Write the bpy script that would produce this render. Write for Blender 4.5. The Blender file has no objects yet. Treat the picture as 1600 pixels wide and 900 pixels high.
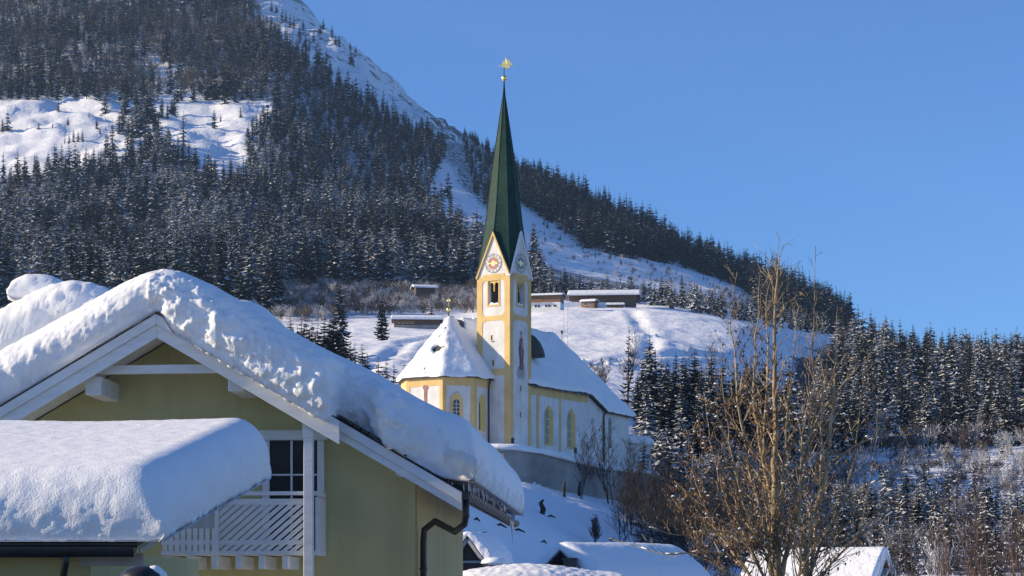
import bpy, bmesh, math, random
import numpy as np
from mathutils import Vector, Matrix, noise as mnoise

random.seed(7)
R = math.radians
scene = bpy.context.scene
COL = scene.collection

# ------------------------------------------------------------------ units
# camera at the origin looking along +Y; photo pixel (1600 wide) -> world point at depth Y
F, CX, HY = 3200.0, 800.0, 921.0
def P(px, py, Y):
    return Vector(((px-CX)/F*Y, Y, (HY-py)/F*Y))

# ------------------------------------------------------------------ object helpers
def tag(o, label=None, cat=None, group=None, kind=None):
    if label: o['label'] = label
    if cat: o['category'] = cat
    if group: o['group'] = group
    if kind: o['kind'] = kind
    return o
def empty(name, loc=(0, 0, 0), label=None, cat=None, group=None):
    o = bpy.data.objects.new(name, None); COL.objects.link(o)
    o.location = loc; o.empty_display_size = .2
    return tag(o, label, cat, group)
def parent(o, p):
    o.parent = p
    if p.type == 'EMPTY': o.matrix_parent_inverse = Matrix.Translation(-p.location)
    return o
def link_mesh(name, me, par=None):
    o = bpy.data.objects.new(name, me); COL.objects.link(o)
    if par: parent(o, par)
    return o

class MB:
    """collects shapes, builds ONE mesh object"""
    def __init__(s): s.v = []; s.f = []; s.m = []; s.mi = 0
    def mat(s, i): s.mi = i; return s
    def add(s, vs, fs):
        b = len(s.v); s.v += [tuple(v) for v in vs]
        for f in fs: s.f.append([b+i for i in f]); s.m.append(s.mi)
    def poly(s, pts): s.add(pts, [list(range(len(pts)))])
    def box(s, c, size, ax=None):
        ax = ax or (Vector((1,0,0)), Vector((0,1,0)), Vector((0,0,1)))
        c = Vector(c); hx, hy, hz = size[0]/2, size[1]/2, size[2]/2
        vs = [c+ax[0]*(hx*i)+ax[1]*(hy*j)+ax[2]*(hz*k) for k in (-1,1) for j in (-1,1) for i in (-1,1)]
        s.add(vs, [(0,2,3,1),(4,5,7,6),(0,1,5,4),(2,6,7,3),(0,4,6,2),(1,3,7,5)])
    def bar(s, a, b, w, h, up=(0,0,1)):
        a = Vector(a); b = Vector(b); d = (b-a); L = d.length; d = d/L
        u = Vector(up); sx = d.cross(u); 
        if sx.length < 1e-5: sx = d.cross(Vector((1,0,0)))
        sx.normalize(); uz = sx.cross(d)
        s.box((a+b)/2, (L, w, h), (d, sx, uz))
    def prism(s, pts, vec):
        pts = [Vector(p) for p in pts]; vec = Vector(vec); n = len(pts)
        vs = pts+[p+vec for p in pts]
        s.add(vs, [list(range(n))[::-1], list(range(n, 2*n))]+[(i, (i+1) % n, n+(i+1) % n, n+i) for i in range(n)])
    def tube(s, pts, rad, n=6, cap=True):
        pts = [Vector(p) for p in pts]
        if not hasattr(rad, '__len__'): rad = [rad]*len(pts)
        rings = []; prev = None
        for i, p in enumerate(pts):
            d = (pts[min(i+1, len(pts)-1)]-pts[max(i-1, 0)])
            if d.length < 1e-9: d = Vector((0,0,1))
            d.normalize()
            if prev is None:
                a = d.cross(Vector((0.13,0.31,1)) if abs(d.z) < .9 else Vector((1,.2,0))).normalized()
            else:
                a = (prev-d*prev.dot(d)).normalized()
            prev = a; b = d.cross(a)
            rings.append([p+(a*math.cos(2*math.pi*k/n)+b*math.sin(2*math.pi*k/n))*rad[i] for k in range(n)])
        vs = [v for r in rings for v in r]
        fs = [(i*n+k, i*n+(k+1) % n, (i+1)*n+(k+1) % n, (i+1)*n+k) for i in range(len(pts)-1) for k in range(n)]
        if cap: fs += [list(range(n))[::-1], [(len(pts)-1)*n+k for k in range(n)]]
        s.add(vs, fs)
    def lathe(s, c, prof, n=20, sx=1, sy=1):
        c = Vector(c); vs = []
        for r, z in prof:
            vs += [c+Vector((r*math.cos(2*math.pi*k/n)*sx, r*math.sin(2*math.pi*k/n)*sy, z)) for k in range(n)]
        fs = [(i*n+k, i*n+(k+1) % n, (i+1)*n+(k+1) % n, (i+1)*n+k) for i in range(len(prof)-1) for k in range(n)]
        fs += [list(range(n))[::-1], [(len(prof)-1)*n+k for k in range(n)]]
        s.add(vs, fs)
    def mesh(s, name, mats, smooth=False):
        me = bpy.data.meshes.new(name); me.from_pydata(s.v, [], s.f)
        if not isinstance(mats, (list, tuple)): mats = [mats]
        for m in mats: me.materials.append(m)
        if len(mats) > 1: me.polygons.foreach_set('material_index', s.m)
        if smooth: me.polygons.foreach_set('use_smooth', [True]*len(me.polygons))
        me.update(); return me
    def build(s, name, mats, par=None, smooth=False, bevel=0):
        o = link_mesh(name, s.mesh(name, mats, smooth), par)
        if bevel:
            b = o.modifiers.new('bevel', 'BEVEL'); b.width = bevel; b.segments = 2; b.limit_method = 'ANGLE'
        return o

def fbm(x, y, z=0, oct=4, H=1.0):
    return mnoise.fractal(Vector((x, y, z)), H, 2.0, oct)

# ------------------------------------------------------------------ materials
def newmat(name):
    m = bpy.data.materials.new(name); m.use_nodes = True
    nt = m.node_tree; nt.nodes.clear()
    out = nt.nodes.new('ShaderNodeOutputMaterial'); b = nt.nodes.new('ShaderNodeBsdfPrincipled')
    nt.links.new(b.outputs[0], out.inputs['Surface'])
    return m, nt, b
def N(nt, t, **k):
    n = nt.nodes.new(t)
    for a, v in k.items(): setattr(n, a, v)
    return n
def tex_noise(nt, scale, detail=4, rough=.55, vec=None, coord='Object'):
    n = N(nt, 'ShaderNodeTexNoise'); n.inputs['Scale'].default_value = scale
    n.inputs['Detail'].default_value = detail; n.inputs['Roughness'].default_value = rough
    if vec is None:
        tc = N(nt, 'ShaderNodeTexCoord'); vec = tc.outputs[coord]
    nt.links.new(vec, n.inputs['Vector']); return n
def ramp(nt, src, a, b, ca=(0,0,0,1), cb=(1,1,1,1)):
    r = N(nt, 'ShaderNodeValToRGB'); r.color_ramp.elements[0].position = a; r.color_ramp.elements[1].position = b
    r.color_ramp.elements[0].color = ca; r.color_ramp.elements[1].color = cb
    nt.links.new(src, r.inputs[0]); return r
def mixc(nt, fac, a, b):
    m = N(nt, 'ShaderNodeMix', data_type='RGBA')
    if hasattr(fac, 'is_linked'): nt.links.new(fac, m.inputs[0])
    else: m.inputs[0].default_value = fac
    for s, v in ((m.inputs[6], a), (m.inputs[7], b)):
        if hasattr(v, 'is_linked'): nt.links.new(v, s)
        else: s.default_value = (*v, 1) if len(v) == 3 else v
    return m.outputs[2]
def mixm(nt, a, c):
    m = N(nt, 'ShaderNodeMix', data_type='RGBA', blend_type='MULTIPLY'); m.inputs[0].default_value = 1
    nt.links.new(a, m.inputs[6]); m.inputs[7].default_value = (*c, 1); return m.outputs[2]
def bump(nt, b, src, strength, dist, prev=None):
    u = N(nt, 'ShaderNodeBump'); u.inputs['Strength'].default_value = strength; u.inputs['Distance'].default_value = dist
    nt.links.new(src, u.inputs['Height'])
    if prev: nt.links.new(prev.outputs[0], u.inputs['Normal'])
    nt.links.new(u.outputs[0], b.inputs['Normal']); return u
def simple(name, ca, cb=None, scale=3, rough=.7, metal=0, bs=0, bd=.01, bscale=None, stretch=None, lo=.35, hi=.65, spec=None):
    m, nt, b = newmat(name)
    b.inputs['Roughness'].default_value = rough; b.inputs['Metallic'].default_value = metal
    if spec is not None: b.inputs['Specular IOR Level'].default_value = spec
    vec = None
    tc = N(nt, 'ShaderNodeTexCoord'); vec = tc.outputs['Object']
    if stretch:
        mp = N(nt, 'ShaderNodeMapping'); mp.inputs['Scale'].default_value = stretch
        nt.links.new(vec, mp.inputs[0]); vec = mp.outputs[0]
    n = tex_noise(nt, scale, 6, .6, vec)
    r = ramp(nt, n.outputs['Fac'], lo, hi)
    nt.links.new(mixc(nt, r.outputs[0], ca, cb or tuple(min(1, c*1.12) for c in ca)), b.inputs['Base Color'])
    if bs:
        n2 = tex_noise(nt, bscale or scale*6, 5, .6, vec); bump(nt, b, n2.outputs['Fac'], bs, bd)
    return m

def snow_mat(name, s1, d1, s2, d2, st=.6):
    m, nt, b = newmat(name)
    b.inputs['Roughness'].default_value = .75; b.inputs['Specular IOR Level'].default_value = .25
    n0 = tex_noise(nt, s1*.25, 3); r = ramp(nt, n0.outputs['Fac'], .3, .7)
    nt.links.new(mixc(nt, r.outputs[0], (.80,.81,.83), (.86,.86,.87)), b.inputs['Base Color'])
    n1 = tex_noise(nt, s1, 6, .6); u = bump(nt, b, n1.outputs['Fac'], st, d1)
    n2 = tex_noise(nt, s2, 3, .6); bump(nt, b, n2.outputs['Fac'], st, d2, u)
    return m
M = {}
M['snow_near'] = snow_mat('roof_snow', 6.0, .012, 38, .014, .7)
M['snow_far'] = snow_mat('far_roof_snow', .5, .25, 3.0, .08, .7)
M['snow_tree'] = simple('tree_snow', (.66,.67,.70), (.8,.81,.83), .5, .8)
M['snow_spruce'] = simple('spruce_snow', (.60,.61,.63), (.84,.85,.87), .25, .85)
M['dirty_snow'] = simple('eave_snow', (.62,.6,.58), (.8,.8,.8), 2.2, .8, bs=.6, bd=.06, bscale=5)
M['plaster_olive'] = simple('olive_plaster', (.36,.35,.19), (.46,.445,.25), .9, .9, bs=.3, bd=.004, bscale=60)
M['plaster_side'] = simple('side_plaster', (.46,.34,.14), (.54,.41,.18), .6, .9, bs=.3, bd=.004, bscale=60)
M['white_wood'] = simple('white_painted_wood', (.60,.625,.66), (.72,.735,.76), 2.5, .55, bs=.15, bd=.004, bscale=14, stretch=(1,1,4))
M['grey_board'] = simple('grey_board', (.30,.29,.27), (.38,.37,.35), 2.5, .7)
M['black_metal'] = simple('black_metal', (.012,.012,.014), (.03,.03,.032), 5, .35, spec=.5)
M['gutter_brown'] = simple('dark_gutter', (.035,.03,.028), (.075,.065,.058), 5, .45)
M['tile_dark'] = simple('dark_roof_tile', (.03,.028,.028), (.07,.065,.06), 6, .7, bs=.7, bd=.03, bscale=9)
M['church_white'] = simple('church_plaster', (.40,.395,.385), (.72,.71,.69), .3, .9, bs=.2, bd=.02, bscale=3, lo=.25, hi=.5)
M['ochre'] = simple('ochre_trim', (.66,.42,.12), (.76,.50,.17), .5, .9)
M['ochre_niche'] = simple('ochre_reveal', (.60,.42,.13), (.68,.48,.17), .5, .9)
M['gold'] = simple('gold_leaf', (.95,.68,.22), (1,.76,.3), 5, .28, .9)
M['stone'] = simple('retaining_wall_stone', (.19,.18,.165), (.36,.34,.31), .22, .9, bs=.5, bd=.1, bscale=1.2)
M['old_wood'] = simple('weathered_wood', (.06,.042,.03), (.15,.105,.075), 1.2, .85, stretch=(1,1,6))
M['brown_wood'] = simple('brown_larch_wood', (.16,.08,.04), (.26,.14,.08), 1.2, .8, stretch=(1,1,6))
M['render_white'] = simple('white_render', (.66,.65,.63), (.76,.75,.73), .5, .9)
M['glass'] = simple('dark_glass', (.018,.022,.028), (.03,.034,.04), 2, .12, spec=.12)
M['church_glass'] = simple('leaded_glass', (.03,.035,.04), (.075,.08,.085), 4, .25)
M['dark_void'] = simple('belfry_inside', (.035,.028,.022), (.07,.055,.04), 1, .9)
M['bark'] = simple('dark_bark', (.022,.018,.016), (.06,.048,.04), 1.5, .9)
M['needles'] = simple('spruce_needles', (.004,.009,.010), (.013,.021,.019), .35, .85, spec=.15)
M['needles_mid'] = simple('frosted_needles', (.020,.028,.033), (.055,.068,.078), .3, .85, spec=.15)
M['needles_white'] = simple('rimed_needles', (.085,.10,.115), (.19,.215,.24), .3, .85, spec=.15)
M['needles_warm'] = simple('larch_twigs', (.026,.021,.017), (.058,.044,.034), .4, .9)
M['frost_twig'] = simple('frosted_twigs', (.22,.215,.22), (.5,.5,.52), .8, .9)
M['twig'] = simple('brown_twigs', (.05,.037,.028), (.12,.085,.06), .6, .9)
M['bark_fg'] = simple('sunlit_bark', (.13,.095,.055), (.50,.38,.23), 7, .8, stretch=(1,1,.35), bs=.5, bd=.01, bscale=30)
M['leaf'] = simple('withered_leaf', (.07,.042,.027), (.24,.155,.09), 6, .8)
M['leaf_red'] = simple('withered_leaf_dark', (.07,.03,.018), (.2,.095,.045), 6, .8)
M['red'] = simple('clock_red', (.42,.16,.13), (.5,.22,.18), 2, .8)
M['clock_line'] = simple('clock_line', (.17,.15,.16), (.26,.24,.24), 2, .8)
M['robe'] = simple('fresco_robe', (.20,.09,.085), (.32,.17,.15), .9, .9)
M['robe_dark'] = simple('fresco_shade', (.09,.06,.08), (.17,.11,.12), .9, .9)
M['fresco_skin'] = simple('fresco_skin', (.50,.33,.25), (.58,.4,.3), .9, .9)
M['fresco_cloud'] = simple('fresco_cloud', (.34,.31,.31), (.5,.46,.44), .6, .9)

def wall_mat(name, ca, cb, dirt):
    m, nt, b = newmat(name); b.inputs['Roughness'].default_value = .92
    tc = N(nt, 'ShaderNodeTexCoord'); mp = N(nt, 'ShaderNodeMapping'); mp.inputs['Scale'].default_value = (1.6, 1.6, .16)
    nt.links.new(tc.outputs['Object'], mp.inputs[0])
    n0 = tex_noise(nt, .5, 5, .6); r0 = ramp(nt, n0.outputs['Fac'], .3, .7)
    n1 = tex_noise(nt, 1.2, 6, .65, mp.outputs[0]); r1 = ramp(nt, n1.outputs['Fac'], .5, .78)
    c = mixc(nt, r0.outputs[0], ca, cb)
    mu = N(nt, 'ShaderNodeMath', operation='MULTIPLY'); mu.inputs[1].default_value = .55; nt.links.new(r1.outputs[0], mu.inputs[0])
    c = mixc(nt, mu.outputs[0], c, dirt)
    nt.links.new(c, b.inputs['Base Color'])
    n2 = tex_noise(nt, 55, 4, .6); u = bump(nt, b, n2.outputs['Fac'], .5, .006)
    return m
M['plaster_olive'] = wall_mat('olive_plaster', (.395,.38,.195), (.49,.465,.255), (.28,.275,.16))
M['plaster_side'] = wall_mat('side_plaster', (.46,.34,.14), (.54,.41,.18), (.34,.26,.13))
M['church_white'] = wall_mat('church_plaster', (.56,.55,.53), (.74,.73,.71), (.36,.35,.33))
M['ochre'] = wall_mat('ochre_trim', (.58,.39,.15), (.72,.50,.21), (.46,.33,.17))
def spire_mat():
    m, nt, b = newmat('green_spire_metal'); b.inputs['Roughness'].default_value = .6; b.inputs['Specular IOR Level'].default_value = .15
    n = tex_noise(nt, .55, 6, .65); r = ramp(nt, n.outputs['Fac'], .35, .68)
    n3 = tex_noise(nt, 5.0, 2, .5); r3 = ramp(nt, n3.outputs['Fac'], .45, .62)
    c1 = mixc(nt, r.outputs[0], (.002,.018,.015), (.006,.042,.032))
    c2 = mixc(nt, r3.outputs[0], c1, (.008,.042,.032))
    nt.links.new(c2, b.inputs['Base Color'])
    tc = N(nt, 'ShaderNodeTexCoord')
    w = N(nt, 'ShaderNodeTexWave', wave_type='BANDS', bands_direction='Z'); w.inputs['Scale'].default_value = .7
    w.inputs['Distortion'].default_value = .6; nt.links.new(tc.outputs['Object'], w.inputs[0])
    u = bump(nt, b, w.outputs['Fac'], .35, .08); bump(nt, b, n3.outputs['Fac'], .5, .05, u)
    return m
M['spire'] = spire_mat()

def ice_mat():
    m, nt, b = newmat('ice'); b.inputs['Base Color'].default_value = (.85,.88,.92,1); b.inputs['Roughness'].default_value = .12
    b.inputs['Transmission Weight'].default_value = .8; b.inputs['IOR'].default_value = 1.31; return m
M['ice'] = ice_mat()

def terrain_mat():
    m, nt, b = newmat('snow_terrain'); b.inputs['Roughness'].default_value = .8; b.inputs['Specular IOR Level'].default_value = .2
    tc = N(nt, 'ShaderNodeTexCoord')
    rk = N(nt, 'ShaderNodeAttribute'); rk.attribute_name = 'rock'
    sc = N(nt, 'ShaderNodeAttribute'); sc.attribute_name = 'scrub_shade'
    n0 = tex_noise(nt, .02, 4); r0 = ramp(nt, n0.outputs['Fac'], .3, .7)
    base = mixc(nt, r0.outputs[0], (.79,.80,.83), (.86,.86,.87))
    mp = N(nt, 'ShaderNodeMapping'); mp.inputs['Scale'].default_value = (1,1,.5); mp.inputs['Rotation'].default_value = (0, R(35), 0)
    nt.links.new(tc.outputs['Object'], mp.inputs[0])
    n1 = tex_noise(nt, .075, 7, .68, mp.outputs[0])
    mu = N(nt, 'ShaderNodeMath', operation='ADD'); nt.links.new(n1.outputs['Fac'], mu.inputs[0])
    ms = N(nt, 'ShaderNodeMath', operation='MULTIPLY_ADD'); ms.inputs[1].default_value = .42; ms.inputs[2].default_value = -.42
    nt.links.new(rk.outputs['Fac'], ms.inputs[0]); nt.links.new(ms.outputs[0], mu.inputs[1])
    rr = ramp(nt, mu.outputs[0], .50, .56)
    nr = tex_noise(nt, .25, 5); rc = ramp(nt, nr.outputs['Fac'], .3, .7, (.10,.085,.075,1), (.26,.225,.19,1))
    c = mixc(nt, rr.outputs[0], base, rc.outputs[0])
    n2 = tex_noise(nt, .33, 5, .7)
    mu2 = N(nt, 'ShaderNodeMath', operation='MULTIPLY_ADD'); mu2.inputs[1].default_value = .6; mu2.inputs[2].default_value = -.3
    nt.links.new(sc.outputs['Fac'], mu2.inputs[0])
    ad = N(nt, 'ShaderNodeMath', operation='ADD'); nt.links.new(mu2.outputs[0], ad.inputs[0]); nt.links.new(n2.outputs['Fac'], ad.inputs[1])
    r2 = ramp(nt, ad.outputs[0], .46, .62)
    c = mixc(nt, r2.outputs[0], c, (.032,.033,.037))  # dark tone: scrub, and shade between trees painted onto the snow
    nt.links.new(c, b.inputs['Base Color'])
    u = bump(nt, b, n2.outputs['Fac'], .5, .35); n4 = tex_noise(nt, .06, 5); bump(nt, b, n4.outputs['Fac'], .6, 3.0, u)
    return m
M['terrain'] = terrain_mat()

# ------------------------------------------------------------------ camera, sun, sky
cam = bpy.data.cameras.new('camera'); cam.lens = 72; cam.sensor_width = 36
cam.shift_y = (HY-450)/1600; cam.clip_start = .5; cam.clip_end = 12000
co = bpy.data.objects.new('camera', cam); COL.objects.link(co); co.rotation_euler = (R(90), 0, 0)
scene.camera = co

SUN_AL, SUN_EL = R(1), R(19)           # azimuth: from the left, this far towards the camera; elevation
S = Vector((-math.cos(SUN_AL)*math.cos(SUN_EL), -math.sin(SUN_AL)*math.cos(SUN_EL), math.sin(SUN_EL)))
sun = bpy.data.lights.new('sun', 'SUN'); sun.energy = 4.6; sun.angle = R(.5); sun.color = (1, .83, .575)
so = bpy.data.objects.new('sun', sun); COL.objects.link(so); so.rotation_euler = S.to_track_quat('Z', 'Y').to_euler()
so.location = S*200
w = bpy.data.worlds.new('World'); scene.world = w; w.use_nodes = True
nt = w.node_tree; nt.nodes.clear()
wo = N(nt, 'ShaderNodeOutputWorld'); bg = N(nt, 'ShaderNodeBackground'); sk = N(nt, 'ShaderNodeTexSky')
sk.sky_type = 'NISHITA'; sk.sun_disc = False; sk.sun_elevation = SUN_EL
sk.sun_rotation = math.atan2(S.x, S.y); sk.altitude = 800; sk.air_density = 1.0; sk.dust_density = .1; sk.ozone_density = 3.5
bg.inputs['Strength'].default_value = .08
nt.links.new(mixm(nt, sk.outputs[0], (.68,.93,1.32)), bg.inputs[0]); nt.links.new(bg.outputs[0], wo.inputs[0])
vs = scene.view_settings
vs.view_transform = 'Standard'; vs.look = 'None'; vs.exposure = .78; vs.gamma = 1; vs.use_curve_mapping = False
scene.cycles.max_bounces = 6; scene.cycles.volume_bounces = 0; scene.cycles.transparent_max_bounces = 8
# ------------------------------------------------------------------ terrain
COLS = [-500,0,200,400,550,700,850,1000,1150,1300,1450,1600,2100]
ZT = {  # near rows: heights
 2:[-3.2]*13,
 30:[-3.2]*13,
 60:[-3,-3,-3,-2.6,-2.2,-2.6,-3,-3,-3,-3,-3,-3,-3],
 110:[0,2,4,6.5,7,2.2,-.5,-1.5,-2,-2,-2,-2,-2],
 160:[5,7,9,11.5,12.5,7.0,2.0,-.5,-1,-.5,-.5,-.5,-.5],
 210:[10,12,14,16.5,17.5,12,6.2,1.5,.8,.5,.5,.5,.5],
 262:[15,16,18,20,20,16,12.3,8.5,5,4,4,4,4],
 300:[20,20,20,19.8,19.5,19.5,17,12,8,7,7,7,7],
 340:[26,26,26,26,26,24,21,17,12,10,10,10,10]}
PT = {  # far rows: where the ground is seen
 400:[640,640,640,630,612,618,620,652,720,765,775,775,800],
 500:[590,590,590,585,577,582,585,600,655,722,730,724,740],
 650:[545,545,545,540,532,535,535,542,575,650,665,660,680],
 800:[510,505,505,503,504,508,488,489,508,572,598,600,640],
 900:[490,480,480,482,489,494,482,483,502,545,576,580,630],
 1050:[460,445,445,450,455,457,462,478,499,538,605,610,650],
 1250:[420,375,372,382,392,400,425,450,485,528,585,595,640],
 1450:[390,290,285,300,320,338,385,422,462,515,572,585,630],
 1650:[350,205,200,208,245,280,338,392,444,507,560,580,620],
 1800:[330,158,158,160,200,240,305,376,440,505,561,581,620],
 2000:[300,90,80,84,128,188,312,385,450,512,566,585,630],
 2200:[280,30,15,15,70,212,340,405,465,520,570,590,635],
 2400:[270,-30,-50,-40,88,250,370,430,485,530,575,595,640],
 2700:[270,-90,-120,-50,170,310,420,470,515,550,590,605,650],
 3300:[400,120,100,180,330,420,500,540,570,600,630,640,670],
 4600:[800,600,600,650,700,740,780,790,800,810,820,830,840],
 7000:[915]*13}
YR = sorted(list(ZT)+list(PT))
E = np.array([[z/y for z in ZT[y]] if y in ZT else [(HY-p)/F for p in PT[y]] for y in YR])
def pchip(x, y, q):
    x = np.asarray(x, float); h = np.diff(x); d = np.diff(y, axis=0)/h[:, None]
    m = np.zeros_like(y)
    w1 = (2*h[1:]+h[:-1])[:, None]; w2 = (h[1:]+2*h[:-1])[:, None]
    with np.errstate(divide='ignore', invalid='ignore'):
        hm = (w1+w2)/(w1/d[:-1]+w2/d[1:])
    m[1:-1] = np.where(d[:-1]*d[1:] > 0, hm, 0); m[0] = d[0]; m[-1] = d[-1]
    q = np.clip(q, x[0], x[-1]); i = np.clip(np.searchsorted(x, q, side='right')-1, 0, len(x)-2)
    t = ((q-x[i])/h[i])[:, None]; hh = h[i][:, None]
    return (y[i]*(1+2*t)*(1-t)**2+m[i]*hh*t*(1-t)**2+y[i+1]*t*t*(3-2*t)+m[i+1]*hh*t*t*(t-1))
PXG = np.concatenate([np.linspace(-1800,-520,16), np.arange(-500,-60,20), np.arange(-60,1661,7), np.arange(1680,2101,20), np.linspace(2180,3000,10)])
YG = np.concatenate([np.linspace(2,60,14), np.linspace(66,250,48), np.linspace(252,340,64), np.exp(np.linspace(math.log(344), math.log(2700), 230)), np.linspace(2760,3300,8)])
Ecol = pchip(COLS, E.T, PXG).T                       # rows x px
EG = pchip(np.log(YR), Ecol, np.log(YG))             # Y x px
ZG = EG*YG[:, None]

# church frame
cA, cB = Vector((.844,-.536,0)), Vector((.536,.844,0))
CC = Vector((-9.1, 293.8, 0))
def CP(a, b, z): return CC+cA*a+cB*b+Vector((0,0,z))
# retaining wall line in plan (outside is towards the camera)
WALLP = [(560,288,19.4),(640,278,19.3),(720,273,19.2),(790,271,19.1),(840,272.5,18.7),(880,276.5,18.0),(925,285,17.5),(965,296,17.6),(1003,309,18.0),(1022,324,18.4)]
WALL = [Vector(((p-CX)/F*y, y, z)) for p, y, z in WALLP]
plat = [(v.x, v.y) for v in WALL]+[(24,338),(6,342),(-34,318)]
def in_poly(poly, x, y):
    c = False; n = len(poly); j = n-1
    for i in range(n):
        xi, yi = poly[i]; xj, yj = poly[j]
        if (yi > y) != (yj > y) and x < (xj-xi)*(y-yi)/(yj-yi)+xi: c = not c
        j = i
    return c
# clearings and woods, given by where their ground is seen
MEADOW_UP = [(-200,280),(-200,168),(60,163),(140,160),(250,166),(330,163),(425,166),(410,195),(378,228),(392,268),(330,272),(296,250),(250,222),(205,236),(160,252),(60,268)]
CHUTE = [(655,240),(700,256),(728,300),(765,330),(815,318),(860,345),(905,382),(965,398),(1050,412),(1110,428),(1165,455),(1200,486),(1150,478),(1050,456),(950,436),(880,418),(815,398),(745,372),(718,378),(690,350),(668,300)]
GULLY = [(222,80),(250,90),(300,150),(320,166),(262,168),(240,120)]
PATCH = [(100,84),(128,78),(152,104),(140,120),(104,116)]
BARE_TOP = [(372,-60),(430,-10),(560,60),(640,130),(705,182),(716,212),(690,212),(640,190),(590,160),(540,150),(480,90),(430,55),(380,10)]
def npoly(poly, x, y):
    x = np.asarray(x); y = np.asarray(y); c = np.zeros(x.shape, bool); n = len(poly); j = n-1
    for i in range(n):
        xi, yi = poly[i]; xj, yj = poly[j]
        if yi != yj:
            c ^= ((yi > y) != (yj > y)) & (x < (xj-xi)*(y-yi)/(yj-yi)+xi)
        j = i
    return c
PXM, YM = np.meshgrid(PXG, YG)
XM = (PXM-CX)/F*YM
PYM = HY-EG*F
rng = np.random.default_rng(3)
rough_a = np.clip((YM-600)/1400, 0, 1)
mu_ = npoly(MEADOW_UP, PXM, PYM) & (YM > 1300)
bt_ = npoly(BARE_TOP, PXM, PYM) & (YM > 1500)
nz = np.zeros_like(ZG); nz2 = np.zeros_like(ZG); nz3 = np.zeros_like(ZG); nz4 = np.zeros_like(ZG)
for j in range(ZG.shape[0]):
    for i in range(ZG.shape[1]):
        x, y = XM[j, i], YM[j, i]
        if -700 < PXM[j, i] < 2300:
            nz[j, i] = fbm(x/160, y/160, 0, 5, .9)
            nz2[j, i] = fbm(x/34+9, y/34, 3, 3, .9) if y > 60 else 0
            if y > 1500: nz4[j, i] = fbm(x/26, y/26, 13, 4, .8)
            if y < 900: nz3[j, i] = fbm(x/5, y/7, 7, 3)
ZG += nz*7*rough_a + nz*1.0*np.clip((YM-380)/200, 0, 1) + nz2*np.clip((YM-120)/500, 0, 1)*.9
ZG += np.where(mu_, nz2*6.5, 0)+np.where(bt_, nz2*7.0-np.abs(nz4)*9.0, 0)
ZG += nz3*(.14+.26*np.clip((YM-340)/60, 0, 1))*np.clip((YM-70)/60, 0, 1)*np.clip((900-YM)/200, 0, 1)
# trodden tracks across the meadow
def track(pts, wd, dp):
    global ZG
    P_ = []
    for (x0, y0), (x1, y1) in zip(pts, pts[1:]):
        ax, ay = (x0-CX)/F*y0, y0; bx, by = (x1-CX)/F*y1, y1
        t = np.clip(((XM-ax)*(bx-ax)+(YM-ay)*(by-ay))/((bx-ax)**2+(by-ay)**2), 0, 1)
        P_.append(np.hypot(XM-ax-t*(bx-ax), YM-ay-t*(by-ay)))
    d = np.min(P_, axis=0); ZG = ZG-dp*np.exp(-(d/wd)**2)+dp*.5*np.exp(-((d-wd*2)/wd)**2)
track([(540, 520), (620, 560), (720, 600), (760, 640)], 2.2, .7); track([(560, 480), (640, 640), (690, 740)], 2.0, .6)
track([(850, 520), (930, 560), (1060, 640), (1180, 700)], 2.4, .8); track([(840, 600), (960, 590), (1100, 540)], 2.0, .6); track([(1000, 560), (1020, 680), (985, 800)], 2.2, .7)
# churchyard terrace
inside = npoly(plat, XM, YM) & (YM > 262) & (YM < 345)
zp = 19.0-np.clip((XM-2)/18, 0, 1)*1.1
dist_in = np.zeros_like(ZG)
for j, i in zip(*np.where(inside)):
    p = Vector((XM[j, i], YM[j, i])); dm = 1e9
    for k in range(len(WALL)-1):
        a = WALL[k].to_2d(); b = WALL[k+1].to_2d(); t = max(0, min(1, (p-a).dot(b-a)/(b-a).length_squared)); dm = min(dm, (p-a-(b-a)*t).length)
    dist_in[j, i] = dm
wgt = np.where(inside, np.clip(dist_in/1.0, 0, 1), 0)
ZG = ZG*(1-wgt)+zp*wgt
nr_, nc_ = ZG.shape
verts = np.stack([XM, YM, ZG], -1).reshape(-1, 3)
idx = np.arange(nr_*nc_).reshape(nr_, nc_)
faces = np.stack([idx[:-1, :-1], idx[:-1, 1:], idx[1:, 1:], idx[1:, :-1]], -1).reshape(-1, 4)
# ground behind and around the viewer
bk = len(verts)
ext = np.array([[-900,-600,-3.3],[900,-600,-3.3],[900,1.5,-3.3],[-900,1.5,-3.3]])
me = bpy.data.meshes.new('terrain')
me.from_pydata(np.concatenate([verts, ext]).tolist(), [], faces.tolist()+[[bk, bk+1, bk+2, bk+3]])
me.polygons.foreach_set('use_smooth', [True]*len(me.polygons))
rock = np.zeros_like(ZG); scrub_shade = np.zeros_like(ZG)
rock = np.where(npoly([(640,60),(720,160),(725,225),(640,205),(600,150),(470,80),(440,-20),(520,10)], PXM, PYM) & (YM > 1400), .90, 0)
rock = np.where(npoly([(660,150),(730,175),(730,225),(668,205)], PXM, PYM) & (YM > 1400), 1.12, rock)
rock = np.where((rock == 0) & (YM > 1500) & (PXM < 430) & ~mu_, .7, rock)
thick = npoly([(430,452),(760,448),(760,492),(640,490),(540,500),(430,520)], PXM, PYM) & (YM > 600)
scrub_shade = np.where(thick, .42, 0)
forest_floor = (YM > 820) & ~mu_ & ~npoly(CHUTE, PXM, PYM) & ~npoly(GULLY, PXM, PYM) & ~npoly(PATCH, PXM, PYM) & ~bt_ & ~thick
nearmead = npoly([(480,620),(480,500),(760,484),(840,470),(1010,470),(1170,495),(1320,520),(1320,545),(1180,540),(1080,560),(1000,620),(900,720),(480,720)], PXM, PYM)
scrub_shade = np.where(forest_floor & ~nearmead, .62, scrub_shade)  # wood floor coloured dark to stand in for shade under the trees
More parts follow.
